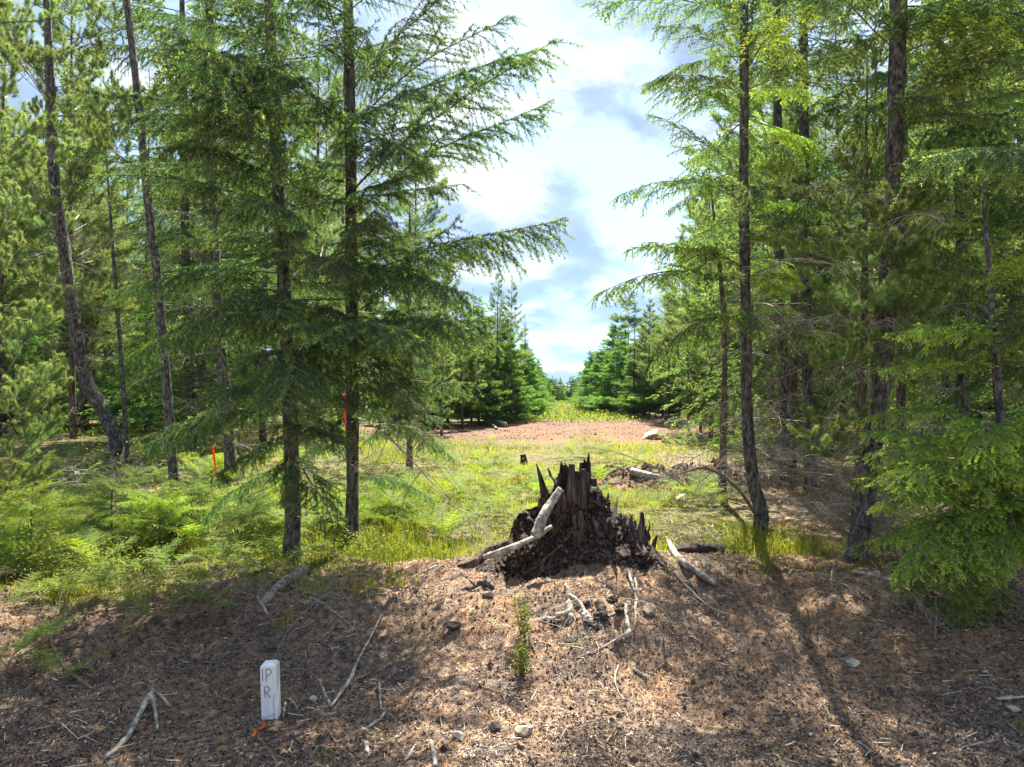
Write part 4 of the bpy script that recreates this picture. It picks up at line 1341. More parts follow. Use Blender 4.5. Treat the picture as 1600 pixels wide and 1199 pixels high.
# rotten log with a fern in front on the right of the stump
a, b = W(1045, 826, 5.9), W(1128, 820, 5.9)
a.z, b.z = g1(a.x, a.y) + 0.02, g1(b.x, b.y) + 0.035
wood('rotten_log', 'black rotten log lying on the bank between the stump and the slim trunk', [a, a.lerp(b, 0.5) + Vector((0, 0, 0.02)), b], [0.040, 0.058, 0.060], M_CHAR, 'log', rough=0.75, seed=12)


# ------------------------------------------------------------------ sticks lying about
def stick(label, pts, w0, w1, mt=M_GREYW, name='stick', lift=0.5, forks=(), seed=1, lifts=None, cat='stick', ground=True, group=None, rough=0.25):
    P = []
    for k, (px, py) in enumerate(pts):
        p = gp(px, py)
        p.z += max(w0, w1) * lift + (lifts[k] if lifts else 0)
        P.append(p)
    base = P[0].copy()
    mb = MB()
    C = smooth_path([p - base for p in P], 26) if len(P) > 1 else None
    # never sink under the bumps
    if not lifts:
        for c in C:
            c[2] = max(c[2], g1(base.x + c[0], base.y + c[1]) - base.z + max(w0, w1) * 0.25)
        k_ = np.ones(5) / 5
        C[:, 2] = np.convolve(np.pad(C[:, 2], 2, mode='edge'), k_, 'valid')
    wob = np.stack([np.convolve(np.random.default_rng(seed + q_).normal(0, 1, 28), np.ones(3) / 3, 'valid') for q_ in range(3)], 1) * max(w0, w1) * 0.3
    C = C + wob * np.array([1, 1, 0.4])
    rad = np.linspace(w0, w1, 26)
    jt = np.convolve(np.random.default_rng(seed + 5).normal(0, 1, 30), np.ones(5) / 5, 'valid')
    rad = rad * (1 + 0.30 * jt)
    rad[[0, -1]] *= 0.6
    tube(mb, C, rad, 9, rough=rough, rfreq=5, seed=seed, flute=0.2)
    o = link(name, mb.mesh(name, mt, True), None, base)
    tag(o, label, cat, group)
    for j, fk in enumerate(forks):
        Q = []
        for px, py, dz in fk:
            p = gp(px, py)
            p.z += dz + 0.008
            Q.append(p)
        mb = MB()
        tube(mb, smooth_path([q - base for q in Q], 10), np.linspace(w1 * 0.95, w1 * 0.45, 10), 7, rough=rough, seed=seed + j)
        link('side_twig', mb.mesh('side_twig', mt, True), o)
    return o


STICKS = [
    ('long pale grey stick lying slanted up the bank right of the white marker post', [(517, 1108), (545, 1068), (575, 1005), (602, 952)], 0.011, 0.006),
    ('short straight stick meeting the foot of the long pale stick', [(500, 1062), (508, 1085), (517, 1103)], 0.007, 0.008),
    ('short upright splinter of wood right of the long pale stick', [(593, 1068), (596, 1108)], 0.008, 0.004),
    ('stubby pale stick slanted below the short splinter', [(571, 1140), (590, 1128), (604, 1113)], 0.006, 0.009),
    ('small bark piece touching the lower end of the stubby pale stick', [(567, 1140), (580, 1148)], 0.008, 0.005),
    ('thin dark stick on the left bank among the ferns', [(80, 993), (92, 1030), (105, 1048), (145, 1076)], 0.009, 0.008),
    ('tiny curved pale stick right of the white marker post', [(452, 1092), (461, 1100), (466, 1110)], 0.006, 0.004),
    ('stubby pale twig leaning beside the foot of the white marker post', [(447, 1101), (444, 1120)], 0.009, 0.005),
    ('short white splinter below the white marker post', [(458, 1158), (453, 1176)], 0.007, 0.005),
    ('pale stick cut by the bottom edge below the bank, left of the flat stone', [(673, 1160), (678, 1180), (681, 1199)], 0.010, 0.011),
    ('forked pale wood scrap near the bottom edge, left of the flat stone', [(571, 1160), (577, 1185)], 0.010, 0.005),
    ('short grey stick at the bottom edge left of the pale cut stick', [(634, 1190), (650, 1165)], 0.007, 0.004),
    ('long grey twig hanging down the bank under the stump', [(968, 868), (982, 900), (993, 940), (991, 990)], 0.014, 0.009),
    ('short forked twig beside the long grey hanging twig', [(985, 885), (1003, 873)], 0.010, 0.006),
    ('second short twig right of the hanging grey twig', [(993, 905), (994, 925)], 0.011, 0.006),
    ('thin curved white stick below the hanging twigs', [(966, 1040), (960, 1062), (966, 1082), (975, 1093)], 0.006, 0.003),
    ('stout pale stick piece right of the thin curved white stick', [(988, 1045), (1000, 1055), (1010, 1061)], 0.006, 0.012),
    ('thick pale grey pole sloping down the bank right of the stump', [(1040, 842), (1062, 876), (1090, 898), (1122, 918)], 0.020, 0.022),
    ('thin grey branch sloping below the thick pale pole', [(1052, 895), (1080, 925), (1105, 948), (1138, 963)], 0.009, 0.007),
    ('dark stick across the debris right of the stump', [(1036, 818), (1065, 836), (1098, 848)], 0.011, 0.007),
    ('crossing thin branch on the bank under the stump', [(850, 975), (895, 968), (950, 965), (985, 945)], 0.007, 0.005),
    ('thin twig slanting across the bank below the crossing branch', [(900, 1030), (940, 1015), (985, 985)], 0.005, 0.004),
    ('thin brown twig lying in the shade at the lower right', [(1500, 1045), (1530, 1052)], 0.005, 0.003),
    ('pale stick at the right edge of the picture', [(1556, 1096), (1600, 1090)], 0.008, 0.008),
    ('thin forked twig near the lower right corner', [(1500, 1170), (1530, 1163), (1560, 1156)], 0.005, 0.004),
    ('thin pale stick in the shade near the bottom right', [(1337, 1158), (1350, 1168), (1360, 1176)], 0.005, 0.006),
    ('dark thin twig lying across the lower right', [(1200, 1118), (1225, 1115), (1250, 1110)], 0.005, 0.004),
    ('pale root end sticking out under the low hemlock', [(1435, 945), (1447, 965), (1455, 978)], 0.006, 0.005),
    ('brown bent root under the low hemlock at the right', [(1478, 965), (1490, 980), (1490, 998)], 0.009, 0.006),
    ('grey branch half buried along the top of the right bank', [(1330, 895), (1370, 903), (1405, 913)], 0.014, 0.012),
    ('fallen grey pole on the far side of the bank above the thick pole', [(1095, 832), (1130, 845), (1150, 846)], 0.013, 0.010),
    ('small pale chip of wood on the right bank below the mossy trunk', [(1232, 900), (1239, 890)], 0.009, 0.005),
    ('weathered stick on the left below the near firs', [(402, 935), (412, 950), (420, 962)], 0.010, 0.009),
    ('grey log end half hidden on the bank below the near firs', [(415, 945), (445, 915), (480, 893)], 0.030, 0.034),
    ('narrow stick by the grass tufts left of the stump bank', [(668, 892), (695, 884)], 0.009, 0.006),
]
for k, (lab, pts, a_, b_) in enumerate(STICKS):
    stick(lab, pts, a_, b_, M_TWIG if 'dark' in lab or 'brown' in lab else (M_DEAD if 'thin' in lab else M_GREYW), seed=k + 3)
stick('forked grey branch propped on itself left of the white marker post', [(165, 1188), (200, 1155), (238, 1105)], 0.011, 0.013, seed=60, lifts=[0, 0.01, 0.07],
      forks=[((236, 1108, 0.07), (243, 1120, 0.03), (248, 1143, 0)), ((238, 1105, 0.07), (252, 1103, 0.04), (267, 1110, 0.01)), ((236, 1095, 0.08), (240, 1100, 0.08), (243, 1122, 0.02))])
stick('weathered upright root knot on the bank under the stump', [(884, 915), (888, 940), (893, 972)], 0.014, 0.022, seed=61, forks=[((893, 960, 0.01), (880, 968, 0.02), (868, 965, 0.0)), ((890, 940, 0.02), (905, 950, 0.02), (918, 968, 0.0))], rough=0.5)
stick('grey upright root piece right of the root knot', [(977, 945), (980, 975), (981, 1000)], 0.012, 0.016, seed=62, rough=0.4)
stick('pale flat wood slab beside the root knot', [(908, 958), (922, 975)], 0.018, 0.022, seed=63, rough=0.5)
stick('white bark curl left of the root knot', [(842, 971), (868, 969)], 0.012, 0.010, seed=64, rough=0.5)
stick('dark burnt wood lump between the root pieces', [(936, 945), (942, 972)], 0.022, 0.028, M_CHAR, seed=65, rough=0.5, name='wood_chunk')
stick('pale splintered root below the stump spire', [(876, 848), (884, 832), (889, 825)], 0.008, 0.005, seed=66)
stick('bent bare bough arching left at the foot of the slim trunk', [(1178, 800), (1160, 790), (1140, 785)], 0.01, 0.01, M_TWIG, seed=67, name='fallen_twig')
# arching dead bough from the slim trunk
wood('fallen_bough', 'bent brown dead bough arching over the dirt heaps beside the slim trunk', [W(1178, 800, 6.4), W(1158, 770, 6.3), W(1130, 745, 6.2), (W(1100, 731, 6.1)), W(1072, 737, 6.1), W(1050, 744, 6.1)], [0.015, 0.013, 0.011, 0.009, 0.006, 0.003], M_TWIG, 'branch', rough=0.15, seed=14, sides=8)

# ------------------------------------------------------------------ stones
def stone(label, px, py, wpx, hpx, mt=M_ROCK, seed=1, name='stone', group=None, tilt=0):
    p = gp(px, py + hpx * 0.4)
    k = p.y / FPX
    rng = np.random.default_rng(seed)
    mb = MB()
    sub = 12 if wpx < 30 else 18
    lump(mb, (0, 0, 0), (wpx * k / 2, wpx * k / 2 * rng.uniform(0.6, 0.9), hpx * k / 2), rng, sub, 0.25, 0, 2.6, cut=12)
    me = mb.mesh(name, mt, False)
    o = link(name, me, None, p + Vector((0, 0, hpx * k * 0.22)))
    o.rotation_euler = (0, R(tilt), rng.uniform(0, 3))
    tag(o, label, 'stone', group)


stone('flat pale yellow stone at the bottom centre of the picture', 718, 1148, 32, 14, seed=2)
stone('pale flat stone in the middle of the right slope', 1332, 1035, 30, 15, seed=3, tilt=12)
stone('round pale stone by the right edge below the pale stick', 1583, 1105, 20, 17, seed=4)
stone('small round pale stone on the shaded right slope', 1537, 1048, 11, 9, seed=5)
stone('small white stone near the bottom right', 1302, 1187, 16, 8, seed=6)
stone('white pebble on the right slope near the bottom', 1265, 1146, 9, 7, seed=7)
stone('brown clod like stone embedded at the bottom centre', 818, 1138, 46, 18, M_ROCKD, seed=8)
stone('black clod left of the embedded brown stone', 775, 1133, 26, 14, M_CHAR, seed=9, name='dirt_clod')
stone('dark clod lying on the bank left of the stump hollow', 708, 978, 36, 14, M_CHAR, seed=10, name='dirt_clod')
stone('orange brown stone on the right bank under the slim trunk', 1157, 885, 15, 13, M_ROCKD, seed=11)
stone('angular stone in the bank left below the hollow', 762, 927, 20, 12, M_ROCKD, seed=12)
stone('pale flat rock low on the bank under the hanging twigs', 1013, 948, 34, 18, M_ROCKD, seed=13)
stone('small tan stone left of the long pale stick', 491, 1092, 15, 10, seed=14)
stone('grey pebble by the orange scrap', 375, 1158, 17, 8, M_ROCKD, seed=15)
stone('large white boulder at the right end of the red dirt road', 1018, 676, 42, 26, seed=16, name='boulder', tilt=8)
stone('pale boulder on the left among the brush', 88, 684, 24, 10, seed=17, name='boulder')
stone('round pale rock behind the brush pile on the left', 95, 752, 30, 44, seed=18, name='boulder')
stone('white rock behind the foot of the right near fir', 580, 797, 18, 14, seed=19)
stone('pale low mound of a rock in the grass below the dirt heaps', 1065, 778, 40, 18, M_ROCK, seed=20)
for k, (px, py) in enumerate([(385, 1170), (393, 1182), (404, 1178), (378, 1178), (360, 1190), (620, 1150), (560, 1195), (1435, 1130), (1412, 1064), (745, 1190), (250, 1170), (330, 1185)]):
    stone('small tan pebble lying in the dirt near the bottom edge', px, py, random.uniform(7, 11), 6, M_ROCK if k % 2 else M_ROCKD, seed=40 + k, name='pebble', group='loose pebbles in the dirt')

# ------------------------------------------------------------------ white marker post
Yp = gp(425, 1122).y
k = Yp / FPX
base = gp(425, 1122)
post = bpy.data.objects.new('marker_post', None)
COL.objects.link(post)
post.location = base
tag(post, 'short white marker post with hand written black letters IP and R', 'post')
hp = 90 * k
wb = 25.5 * k / 2
mb = MB()
wl, dp = wb * 0.97, wb * 0.9
zb0, zb1, zt = 0.012, hp * 0.93, hp
bv = [(-wl, -dp, zb0), (wl, -dp, zb0 - 0.006), (wl, dp, zb0), (-wl, dp, zb0)]
tv = [(-wl * 0.98, -dp, zb1), (wl * 0.98, -dp, zb1), (wl * 0.98, dp, zb1), (-wl * 0.98, dp, zb1)]
s6 = wl * 0.62
tt_ = [(-s6, -s6, hp * 0.975), (s6, -s6, hp * 0.975), (s6, s6, hp * 0.975), (-s6, s6, hp * 0.975), (0, 0, hp)]
V = bv + tv + tt_
F = [(0, 1, 5, 4), (1, 2, 6, 5), (2, 3, 7, 6), (3, 0, 4, 7), (4, 5, 9, 8), (5, 6, 10, 9), (6, 7, 11, 10), (7, 4, 8, 11), (0, 3, 2, 1)]
mb.add(V, quads=F, tris=[(8, 9, 12), (9, 10, 12), (10, 11, 12), (11, 8, 12)])
body = link('painted_body', mb.mesh('painted_body', M_WHITE), post)
bev = body.modifiers.new('b', 'BEVEL')
bev.width = 0.0018
bev.segments = 2
mb = MB()
V = [(x * 0.97, y * 0.97, z) for x, y, z in bv] + [(x * 0.95, y * 0.95, -0.06) for x, y, z in bv]
mb.add(V, quads=[(0, 1, 5, 4)[::-1], (1, 2, 6, 5)[::-1], (2, 3, 7, 6)[::-1], (3, 0, 4, 7)[::-1], (0, 1, 2, 3)])
link('bare_wood_foot', mb.mesh('bare_wood_foot', M_RAW), post)


def stroke(name, pts, r=0.0016):
    mb = MB()
    P = [(x, -dp - 0.0006, z) for x, z in pts]
    C = smooth_path(P, 16) if len(P) > 2 else np.array([np.array(P[0]) * (1 - t) + np.array(P[1]) * t for t in np.linspace(0, 1, 6)])
    tube(mb, C, r, 6)
    link(name, mb.mesh(name, M_INK), body)


def U(px, py):                                                   # pixel of the enlarged view (856x1199 of 100x140) -> post face
    x = 380 + px / 8.56 - 423.4 - (py / 8.56 - 60) * 0.045
    z = (1120.5 - (1010 + py / 8.56))
    return (x * k, z * k)


stroke('letter', [U(283, 262), U(290, 340), U(292, 415)])
stroke('letter', [U(330, 268), U(336, 340), U(340, 418)])
stroke('letter', [U(330, 270), U(370, 262), U(402, 292), U(385, 335), U(338, 352)])
stroke('letter', [U(312, 495), U(320, 560), U(327, 632)])
stroke('letter', [U(312, 497), U(355, 490), U(385, 520), U(365, 555), U(322, 572)])
stroke('letter', [U(340, 568), U(370, 600), U(398, 640)])
stroke('ink_dot', [U(274, 464), U(284, 464)], 0.002)
stroke('crack', [U(462, 590), U(440, 680), U(446, 800), U(448, 945)], 0.0007)
stroke('crack', [U(300, 893), U(370, 880), U(470, 850)], 0.0007)
post.rotation_euler = (R(-2), R(-2.2), R(4))

# ------------------------------------------------------------------ flagging tape
def ribbon(name, label, pts, wd, mt, cat, sag=0.01):
    P = [W(*p) for p in pts]
    base = P[0].copy()
    C = smooth_path([p - base for p in P], 14)
    mb = MB()
    V = []
    for i2, c in enumerate(C):
        a = 0.5 * math.sin(i2 * 0.5)
        V.append(c + np.array([math.cos(a), math.sin(a), 0]) * wd / 2)
        V.append(c - np.array([math.cos(a), math.sin(a), 0]) * wd / 2)
    mb.add(V, quads=[(2 * j, 2 * j + 1, 2 * j + 3, 2 * j + 2) for j in range(len(C) - 1)])
    # knot at its top
    lump(mb, (0, 0, 0.0), (wd * 0.6, wd * 0.5, wd * 0.6), np.random.default_rng(3), 6, 0.3)
    o = link(name, mb.mesh(name, mt), None, base)
    so_ = o.modifiers.new('s', 'SOLIDIFY')
    so_.thickness = 0.0008
    return tag(o, label, cat)


ribbon('orange_ribbon', 'bright orange flagging ribbon hanging from a twig on the left', [(333, 700, 7.2), (335, 718, 7.2), (339, 746, 7.2)], 0.022, M_ORANGE, 'ribbon')
ribbon('red_ribbon', 'red flagging ribbon hanging behind the right near fir trunk', [(538, 618, 6.5), (539, 645, 6.5), (541, 680, 6.5)], 0.016, M_PINK, 'ribbon')
def scrap(px, py, sz, label):
    p = gp(px, py)
    mb = MB()
    mb.add([(-sz, 0, 0), (0, -sz * 0.5, 0.004), (sz * 0.9, 0.1 * sz, 0.012), (0.5 * sz, sz, 0.03), (-0.1 * sz, sz * 0.5, 0.012)], tris=[(0, 1, 4), (1, 2, 4), (2, 3, 4)])
    o = link('tape_scrap', mb.mesh('tape_scrap', M_ORANGE), None, p + Vector((0, 0, 0.006)))
    so_ = o.modifiers.new('s', 'SOLIDIFY')
    so_.thickness = 0.001
    tag(o, label, 'scrap')


scrap(409, 1141, 0.020, 'orange tape scrap standing in the dirt below the white marker post')
scrap(397, 1153, 0.014, 'flat orange tape scrap left below the white marker post')

# ------------------------------------------------------------------ ferns
def frond_mesh(seed, droop=0.8, mt=None, L0=0.5, pin=14):
    rng = np.random.default_rng(seed)
    m, _ = grow(np.zeros(3), nrm(np.array([1, 0, 0.75])), L0, 12, droop, 0.03, rng)
    mb = MB()
    twigs(mb, [(m, 0.0022, 0.0008)])
    V, Q, T = [], [], []
    up = np.array([0, 0, 1.0])
    nn = 0
    for s_ in range(pin):
        t = 0.20 + 0.78 * s_ / (pin - 1)
        p, d = along(m, t)
        pl = L0 * 0.36 * math.sin(math.pi * min(1, (1 - t) * 1.05 + 0.16)) ** 0.9 * (1 - t * 0.25) + 0.008
        for sg in (-1, 1):
            dd = nrm(rot_about(d, up, sg * math.radians(68)) + np.array([0, 0, -0.12 + rng.normal(0, 0.12)]))
            fw = nrm(np.cross(dd, up)) * -sg
            fw = nrm(fw)
            m2 = max(3, int(pl / 0.016))
            for j in range(m2):
                u = (j + 0.5) / m2
                c = p + dd * pl * u
                lw = 0.019 * (1 - u * 0.8) * (0.6 + L0)
                for s2 in (-1, 1):
                    tip = c + fw * s2 * lw + dd * lw * 0.35 + np.array([0, 0, rng.normal(0, 0.002)])
                    a_ = c - dd * pl / m2 * 0.5
                    b_ = c + dd * pl / m2 * 0.5
                    V += [a_, tip, b_]
                    T.append((nn, nn + 1, nn + 2))
                    nn += 3
    V = np.array(V)
    mb.add(V, tris=T, mat=1, tint=np.clip(0.45 + rng.normal(0, 0.2, len(V)), 0, 1))
    return mb.mesh('frond', [M_TWIG, mt or M_FERN])


FR = [frond_mesh(1, 0.9), frond_mesh(2, 1.3), frond_mesh(3, 0.6)]
FRD = [frond_mesh(4, 1.6, M_DRY), frond_mesh(5, 1.2, M_DRY)]


def fern(p, n, size, label, group=None, seed=1, azr=(0, 360), dead=False, elev=(0, 25), name='fern'):
    r = random.Random(seed)
    root = bpy.data.objects.new(name, None)
    COL.objects.link(root)
    root.location = p
    tag(root, label, 'fern', group)
    for j in range(n):
        o = bpy.data.objects.new('frond', r.choice(FRD if dead else FR))
        COL.objects.link(o)
        o.parent = root
        a = R(azr[0] + (azr[1] - azr[0]) * (j + r.random() * 0.8) / n)
        s = size / 0.5 * r.uniform(0.75, 1.15)
        o.matrix_local = Matrix.Rotation(a, 4, 'Z') @ Matrix.Rotation(-R(r.uniform(*elev)), 4, 'Y') @ Matrix.Diagonal((s, s, s, 1))
    return root


fern(gp(95, 1078) + Vector((0, 0, 0.03)), 3, 0.34, 'flat green fern lying low on the dirt left of the forked branch', seed=3, azr=(-30, 200), elev=(-4, 22))
fern(gp(10, 1050) + Vector((0, 0, 0.03)), 7, 0.38, 'pale fern at the left edge of the picture', seed=4, azr=(-80, 100), elev=(-4, 22))
fern(gp(95, 945) + Vector((0, 0, 0.03)), 6, 0.38, 'silvery green fern on the left bank above the dark stick', seed=5, azr=(-30, 200), elev=(-4, 22))
fern(gp(175, 950) + Vector((0, 0, 0.03)), 6, 0.38, 'broad pale fern in the middle of the left bank', seed=6, azr=(-30, 210), elev=(-4, 22))
fern(gp(20, 960) + Vector((0, 0, 0.03)), 4, 0.30, 'small fern at the left edge above the pale fern', seed=7, elev=(-4, 22))
fern(gp(250, 975) + Vector((0, 0, 0.03)), 6, 0.38, 'dark green fern hanging over the top of the bare dirt on the left', seed=8, azr=(150, 390), elev=(-4, 22))
fern(gp(330, 955) + Vector((0, 0, 0.03)), 6, 0.40, 'dark green fern below the left near fir', seed=9, azr=(120, 390), elev=(-4, 22))
fern(gp(345, 900) + Vector((0, 0, 0.03)), 6, 0.45, 'feathery green fern beside the foot of the left near fir', seed=10, elev=(-4, 22))
fern(gp(270, 900) + Vector((0, 0, 0.03)), 6, 0.40, 'fern in the dark hollow of the left bank', seed=11, elev=(-4, 22))
fern(gp(320, 862) + Vector((0, 0, 0.03)), 4, 0.34, 'dry rust brown fern on the left bank', seed=12, dead=True)
fern(gp(1085, 822) + Vector((0, -0.10, 0.10)), 3, 0.22, 'small bright fern growing over the black rotten log', seed=13, azr=(150, 390), elev=(-30, -10))
fern(gp(1050, 890), 3, 0.12, 'tiny leafy sprig beside the thick pale pole', seed=14)
fr = random.Random(21)
cnt = 0
while cnt < 130:
    px = fr.uniform(430, 1130)
    py = fr.uniform(688, 850) if px < 830 else fr.uniform(700, 800)
    if not (px < 800 or fr.random() < 0.5):
        continue
    p = gp(px, py)
    if meadow(np.array([p.x]), np.array([p.y]))[0] < 0.5:
        cnt += 0.2
        continue
    cnt += 1
    fern(p, fr.choice([4, 5, 6]), fr.uniform(0.28, 0.50), 'bright green bracken fern in the sunny grass of the clearing', 'bracken ferns in the clearing', seed=int(cnt * 7), elev=(5, 35), name='bracken_fern')
for j in range(70):
    px, py = fr.uniform(0, 440), fr.uniform(700, 905)
    fern(gp(px, py), fr.choice([5, 6, 7]), fr.uniform(0.28, 0.5), 'bracken fern in the undergrowth below the left trees', 'bracken ferns under the left trees', seed=500 + j, elev=(-5, 40), name='bracken_fern')

# ------------------------------------------------------------------ seedling, grass tufts, brush
def leafy_plant(px0, py0, wpx, hpx, n, label, seed=1, leaf=0.010, name='seedling'):
    p = gp(px0, py0)
    k = p.y / FPX
    rng = np.random.default_rng(seed)
    root = bpy.data.objects.new(name, None)
    COL.objects.link(root)
    root.location = p
    tag(root, label, 'plant')
    mb = MB()
    st = []
    tops = []
    for j in range(5):
        m, _ = grow(np.array([rng.normal(0, 0.01), rng.normal(0, 0.01), -0.01]), nrm(np.array([rng.normal(0, 0.12), rng.normal(0, 0.15), 1])), hpx * k * rng.uniform(0.6, 1.02), 8, -0.1, 0.06, rng)
        st.append((m, 0.0022, 0.001))
        tops.append(m)
    twigs(mb, st)
    link('stem', mb.mesh('stem', M_TWIG), root)
    mb = MB()
    ms = np.array([along(tops[rng.integers(5)], rng.uniform(0.12, 1))[0] for _ in range(n)])
    d = nrm(rng.normal(0, 1, (n, 3)) + np.array([0, -0.3, 0.3]))
    ms = ms + d * rng.uniform(0, wpx * k * 0.42, n)[:, None] * np.array([1, 1, 0.5])
    u, v = perp(d)
    lf = leaf * rng.uniform(0.6, 1.3, n)[:, None]
    V = np.stack([ms, ms + d * lf * 0.5 + u * lf * 0.35, ms + d * lf, ms + d * lf * 0.5 - u * lf * 0.35], 1).reshape(-1, 3)
    mb.add(V, quads=np.arange(4 * n).reshape(-1, 4), tint=np.repeat(rng.uniform(0.1, 1, n), 4))
    o = link('foliage', mb.mesh('foliage', M_LEAF), root)
    o['kind'] = 'stuff'


leafy_plant(816, 1052, 30, 62, 420, 'small dark leaved seedling in front of the stump, lower part of the green pair', 2, 0.017)
leafy_plant(816, 990, 30, 74, 460, 'pale yellow green seedling on the bank just below the stump hollow', 3, 0.016)
leafy_plant(1045, 905, 26, 30, 120, 'small green sprout beside the thick pale pole', 4, 0.012)
leafy_plant(1192, 885, 34, 38, 260, 'bright green sapling at the foot of the slim dark trunk', 5, 0.014)

def blades(mb, P, h, w_, rng, tint, lean=0.35):
    n = len(P)
    az = rng.random(n) * 2 * math.pi
    d = np.stack([np.cos(az), np.sin(az), 0 * az], 1)
    s = np.stack([-np.sin(az), np.cos(az), 0 * az], 1)
    s = nrm(s + d * rng.normal(0, 0.5, n)[:, None])
    l = lean * rng.random(n)
    hh = h[:, None]
    m = P + d * (hh * l[:, None] * 0.35) + np.array([0, 0, 1.0]) * hh * 0.55
    t = P + d * (hh * l[:, None] * 1.25) + np.array([0, 0, 1.0]) * hh * (1 - l[:, None] * 0.35)
    ww = (w_ if hasattr(w_, '__len__') else np.full(n, w_))[:, None]
    V = np.stack([P - s * ww / 2, P + s * ww / 2, m + s * ww * 0.4, m - s * ww * 0.4, t], 1).reshape(-1, 3)
    b = np.arange(n)[:, None] * 5
    mb.add(V, quads=b + np.array([0, 1, 2, 3]), tris=b + np.array([3, 2, 4]), tint=np.repeat(tint, 5))


def tuft(px, py, n, h, spread, label, seed, group=None, tint=(0.1, 0.6)):
    p = gp(px, py)
    rng = np.random.default_rng(seed)
    mb = MB()
    P = np.stack([rng.normal(0, spread, n), rng.normal(0, spread, n), np.full(n, -0.01)], 1)
    P[:, 2] = G(p.x + P[:, 0], p.y + P[:, 1]) - p.z - 0.01
    blades(mb, P, h * rng.uniform(0.5, 1.15, n), 0.0035, rng, rng.uniform(*tint, n), 0.5)
    tag(link('grass_tuft', mb.mesh('grass_tuft', M_GRASS), None, p), label, 'grass', group)


for k_, (px, py, n, h, sp_, lab) in enumerate([
    (495, 930, 70, 0.22, 0.07, 'long grass tuft below the left near fir, leftmost of the bank tufts'), (535, 905, 70, 0.20, 0.08, 'long grass tuft right below the twin near trunks'),
    (570, 925, 60, 0.14, 0.07, 'short grass tuft at the centre left of the bank crest'), (620, 915, 60, 0.12, 0.07, 'short bright grass tuft nearest the stump on the left bank'),
    (600, 890, 60, 0.16, 0.09, 'grass tuft on the bank crest behind the short tufts'), (450, 970, 30, 0.09, 0.04, 'small sparse tuft above the white marker post'),
    (860, 900, 8, 0.10, 0.05, 'few yellow blades in the dark hollow of the stump'), (440, 1095, 22, 0.06, 0.02, 'little green tuft touching the right side of the white marker post'),
    (475, 1080, 16, 0.05, 0.03, 'tiny green tuft between the marker post and the short straight stick'), (620, 1035, 6, 0.07, 0.01, 'single thin bright grass sprout on the open slope'),
    (512, 1190, 20, 0.05, 0.03, 'small tuft at the bottom edge under the long pale stick'), (1375, 1110, 26, 0.04, 0.02, 'tiny grass rosette on the right slope'),
    (1288, 1148, 22, 0.03, 0.015, 'tiny yellow green rosette near the bottom right'), (1216, 1172, 26, 0.03, 0.02, 'yellow grass rosette near the bottom edge right of centre'),
    (1598, 1135, 26, 0.05, 0.02, 'green tuft cut by the right edge'), (555, 960, 24, 0.08, 0.05, 'thin tuft left of the top of the long pale stick'),
    (200, 880, 90, 0.24, 0.16, 'tall yellow green grass on the left bank'), (140, 895, 90, 0.22, 0.16, 'tall bright grass clump near the left edge of the bank'), (900, 1000, 12, 0.05, 0.03, 'tiny sprouts below the root knot'),
]):
    tuft(px, py, n, h, sp_, lab, 700 + k_, tint=(0.1, 0.75))

# heap of dead twigs on the left
bp = gp(150, 790)
brush = bpy.data.objects.new('brush_pile', None)
COL.objects.link(brush)
brush.location = bp
tag(brush, 'tangled heap of grey dead twigs lying left of the slim pale trunk', 'brush pile')
br = random.Random(31)
for j in range(34):
    q_ = Vector((br.uniform(-0.9, 0.8), br.uniform(-0.5, 0.9), br.uniform(0.02, 0.34)))
    put_branch(brush, Vector((0, 0, 0)), q_, 'dead', R(br.choice([180, 0]) + br.uniform(-60, 60)), R(br.uniform(-25, 25)), br.uniform(0.6, 1.3), br, roll=br.uniform(-1.5, 1.5))
bp = gp(1265, 860)
brush = bpy.data.objects.new('brush_pile', None)
COL.objects.link(brush)
brush.location = bp
tag(brush, 'thicket of thin dead twigs between the slim trunk and the thick grey trunk', 'brush pile')
for j in range(80):
    q_ = Vector((br.uniform(-0.8, 0.9), br.uniform(0.0, 1.9), br.uniform(0.0, 1.0)))
    put_branch(brush, Vector((0, 0, 0)), q_, 'dead', R(br.uniform(0, 360)), R(br.uniform(-15, 35)), br.uniform(0.5, 1.2), br, roll=br.uniform(-1.5, 1.5))
bp = gp(1500, 960)
brush = bpy.data.objects.new('brush_pile', None)
COL.objects.link(brush)
brush.location = bp
tag(brush, 'bare roots and twigs hanging down the shaded bank under the low hemlock', 'brush pile')
for j in range(22):
    q_ = Vector((br.uniform(-0.7, 0.6), br.uniform(-0.1, 0.6), br.uniform(0.0, 0.25)))
    put_branch(brush, Vector((0, 0, 0)), q_, 'dead', R(br.uniform(190, 350)), R(br.uniform(-30, 5)), br.uniform(0.3, 0.7), br, roll=br.uniform(-1.5, 1.5))
bp = gp(430, 930)
brush = bpy.data.objects.new('brush_pile', None)
COL.objects.link(brush)
brush.location = bp
tag(brush, 'dark roots and dead twigs at the foot of the left near fir', 'brush pile')
for j in range(20):
    q_ = Vector((br.uniform(-0.5, 0.6), br.uniform(-0.1, 0.5), br.uniform(0.0, 0.12)))
    put_branch(brush, Vector((0, 0, 0)), q_, 'dead', R(br.uniform(180, 360)), R(br.uniform(-20, 15)), br.uniform(0.3, 0.7), br, roll=br.uniform(-1.5, 1.5))
bp = gp(1085, 840)
brush = bpy.data.objects.new('brush_pile', None)
COL.objects.link(brush)
brush.location = bp
tag(brush, 'loose dead twigs and root ends in front of the black rotten log', 'brush pile')
for j in range(16):
    q_ = Vector((br.uniform(-0.4, 0.5), br.uniform(-0.25, 0.25), br.uniform(0.0, 0.08)))
    put_branch(brush, Vector((0, 0, 0)), q_, 'dead', R(br.uniform(0, 360)), R(br.uniform(-8, 18)), br.uniform(0.25, 0.6), br, roll=br.uniform(-1.5, 1.5))

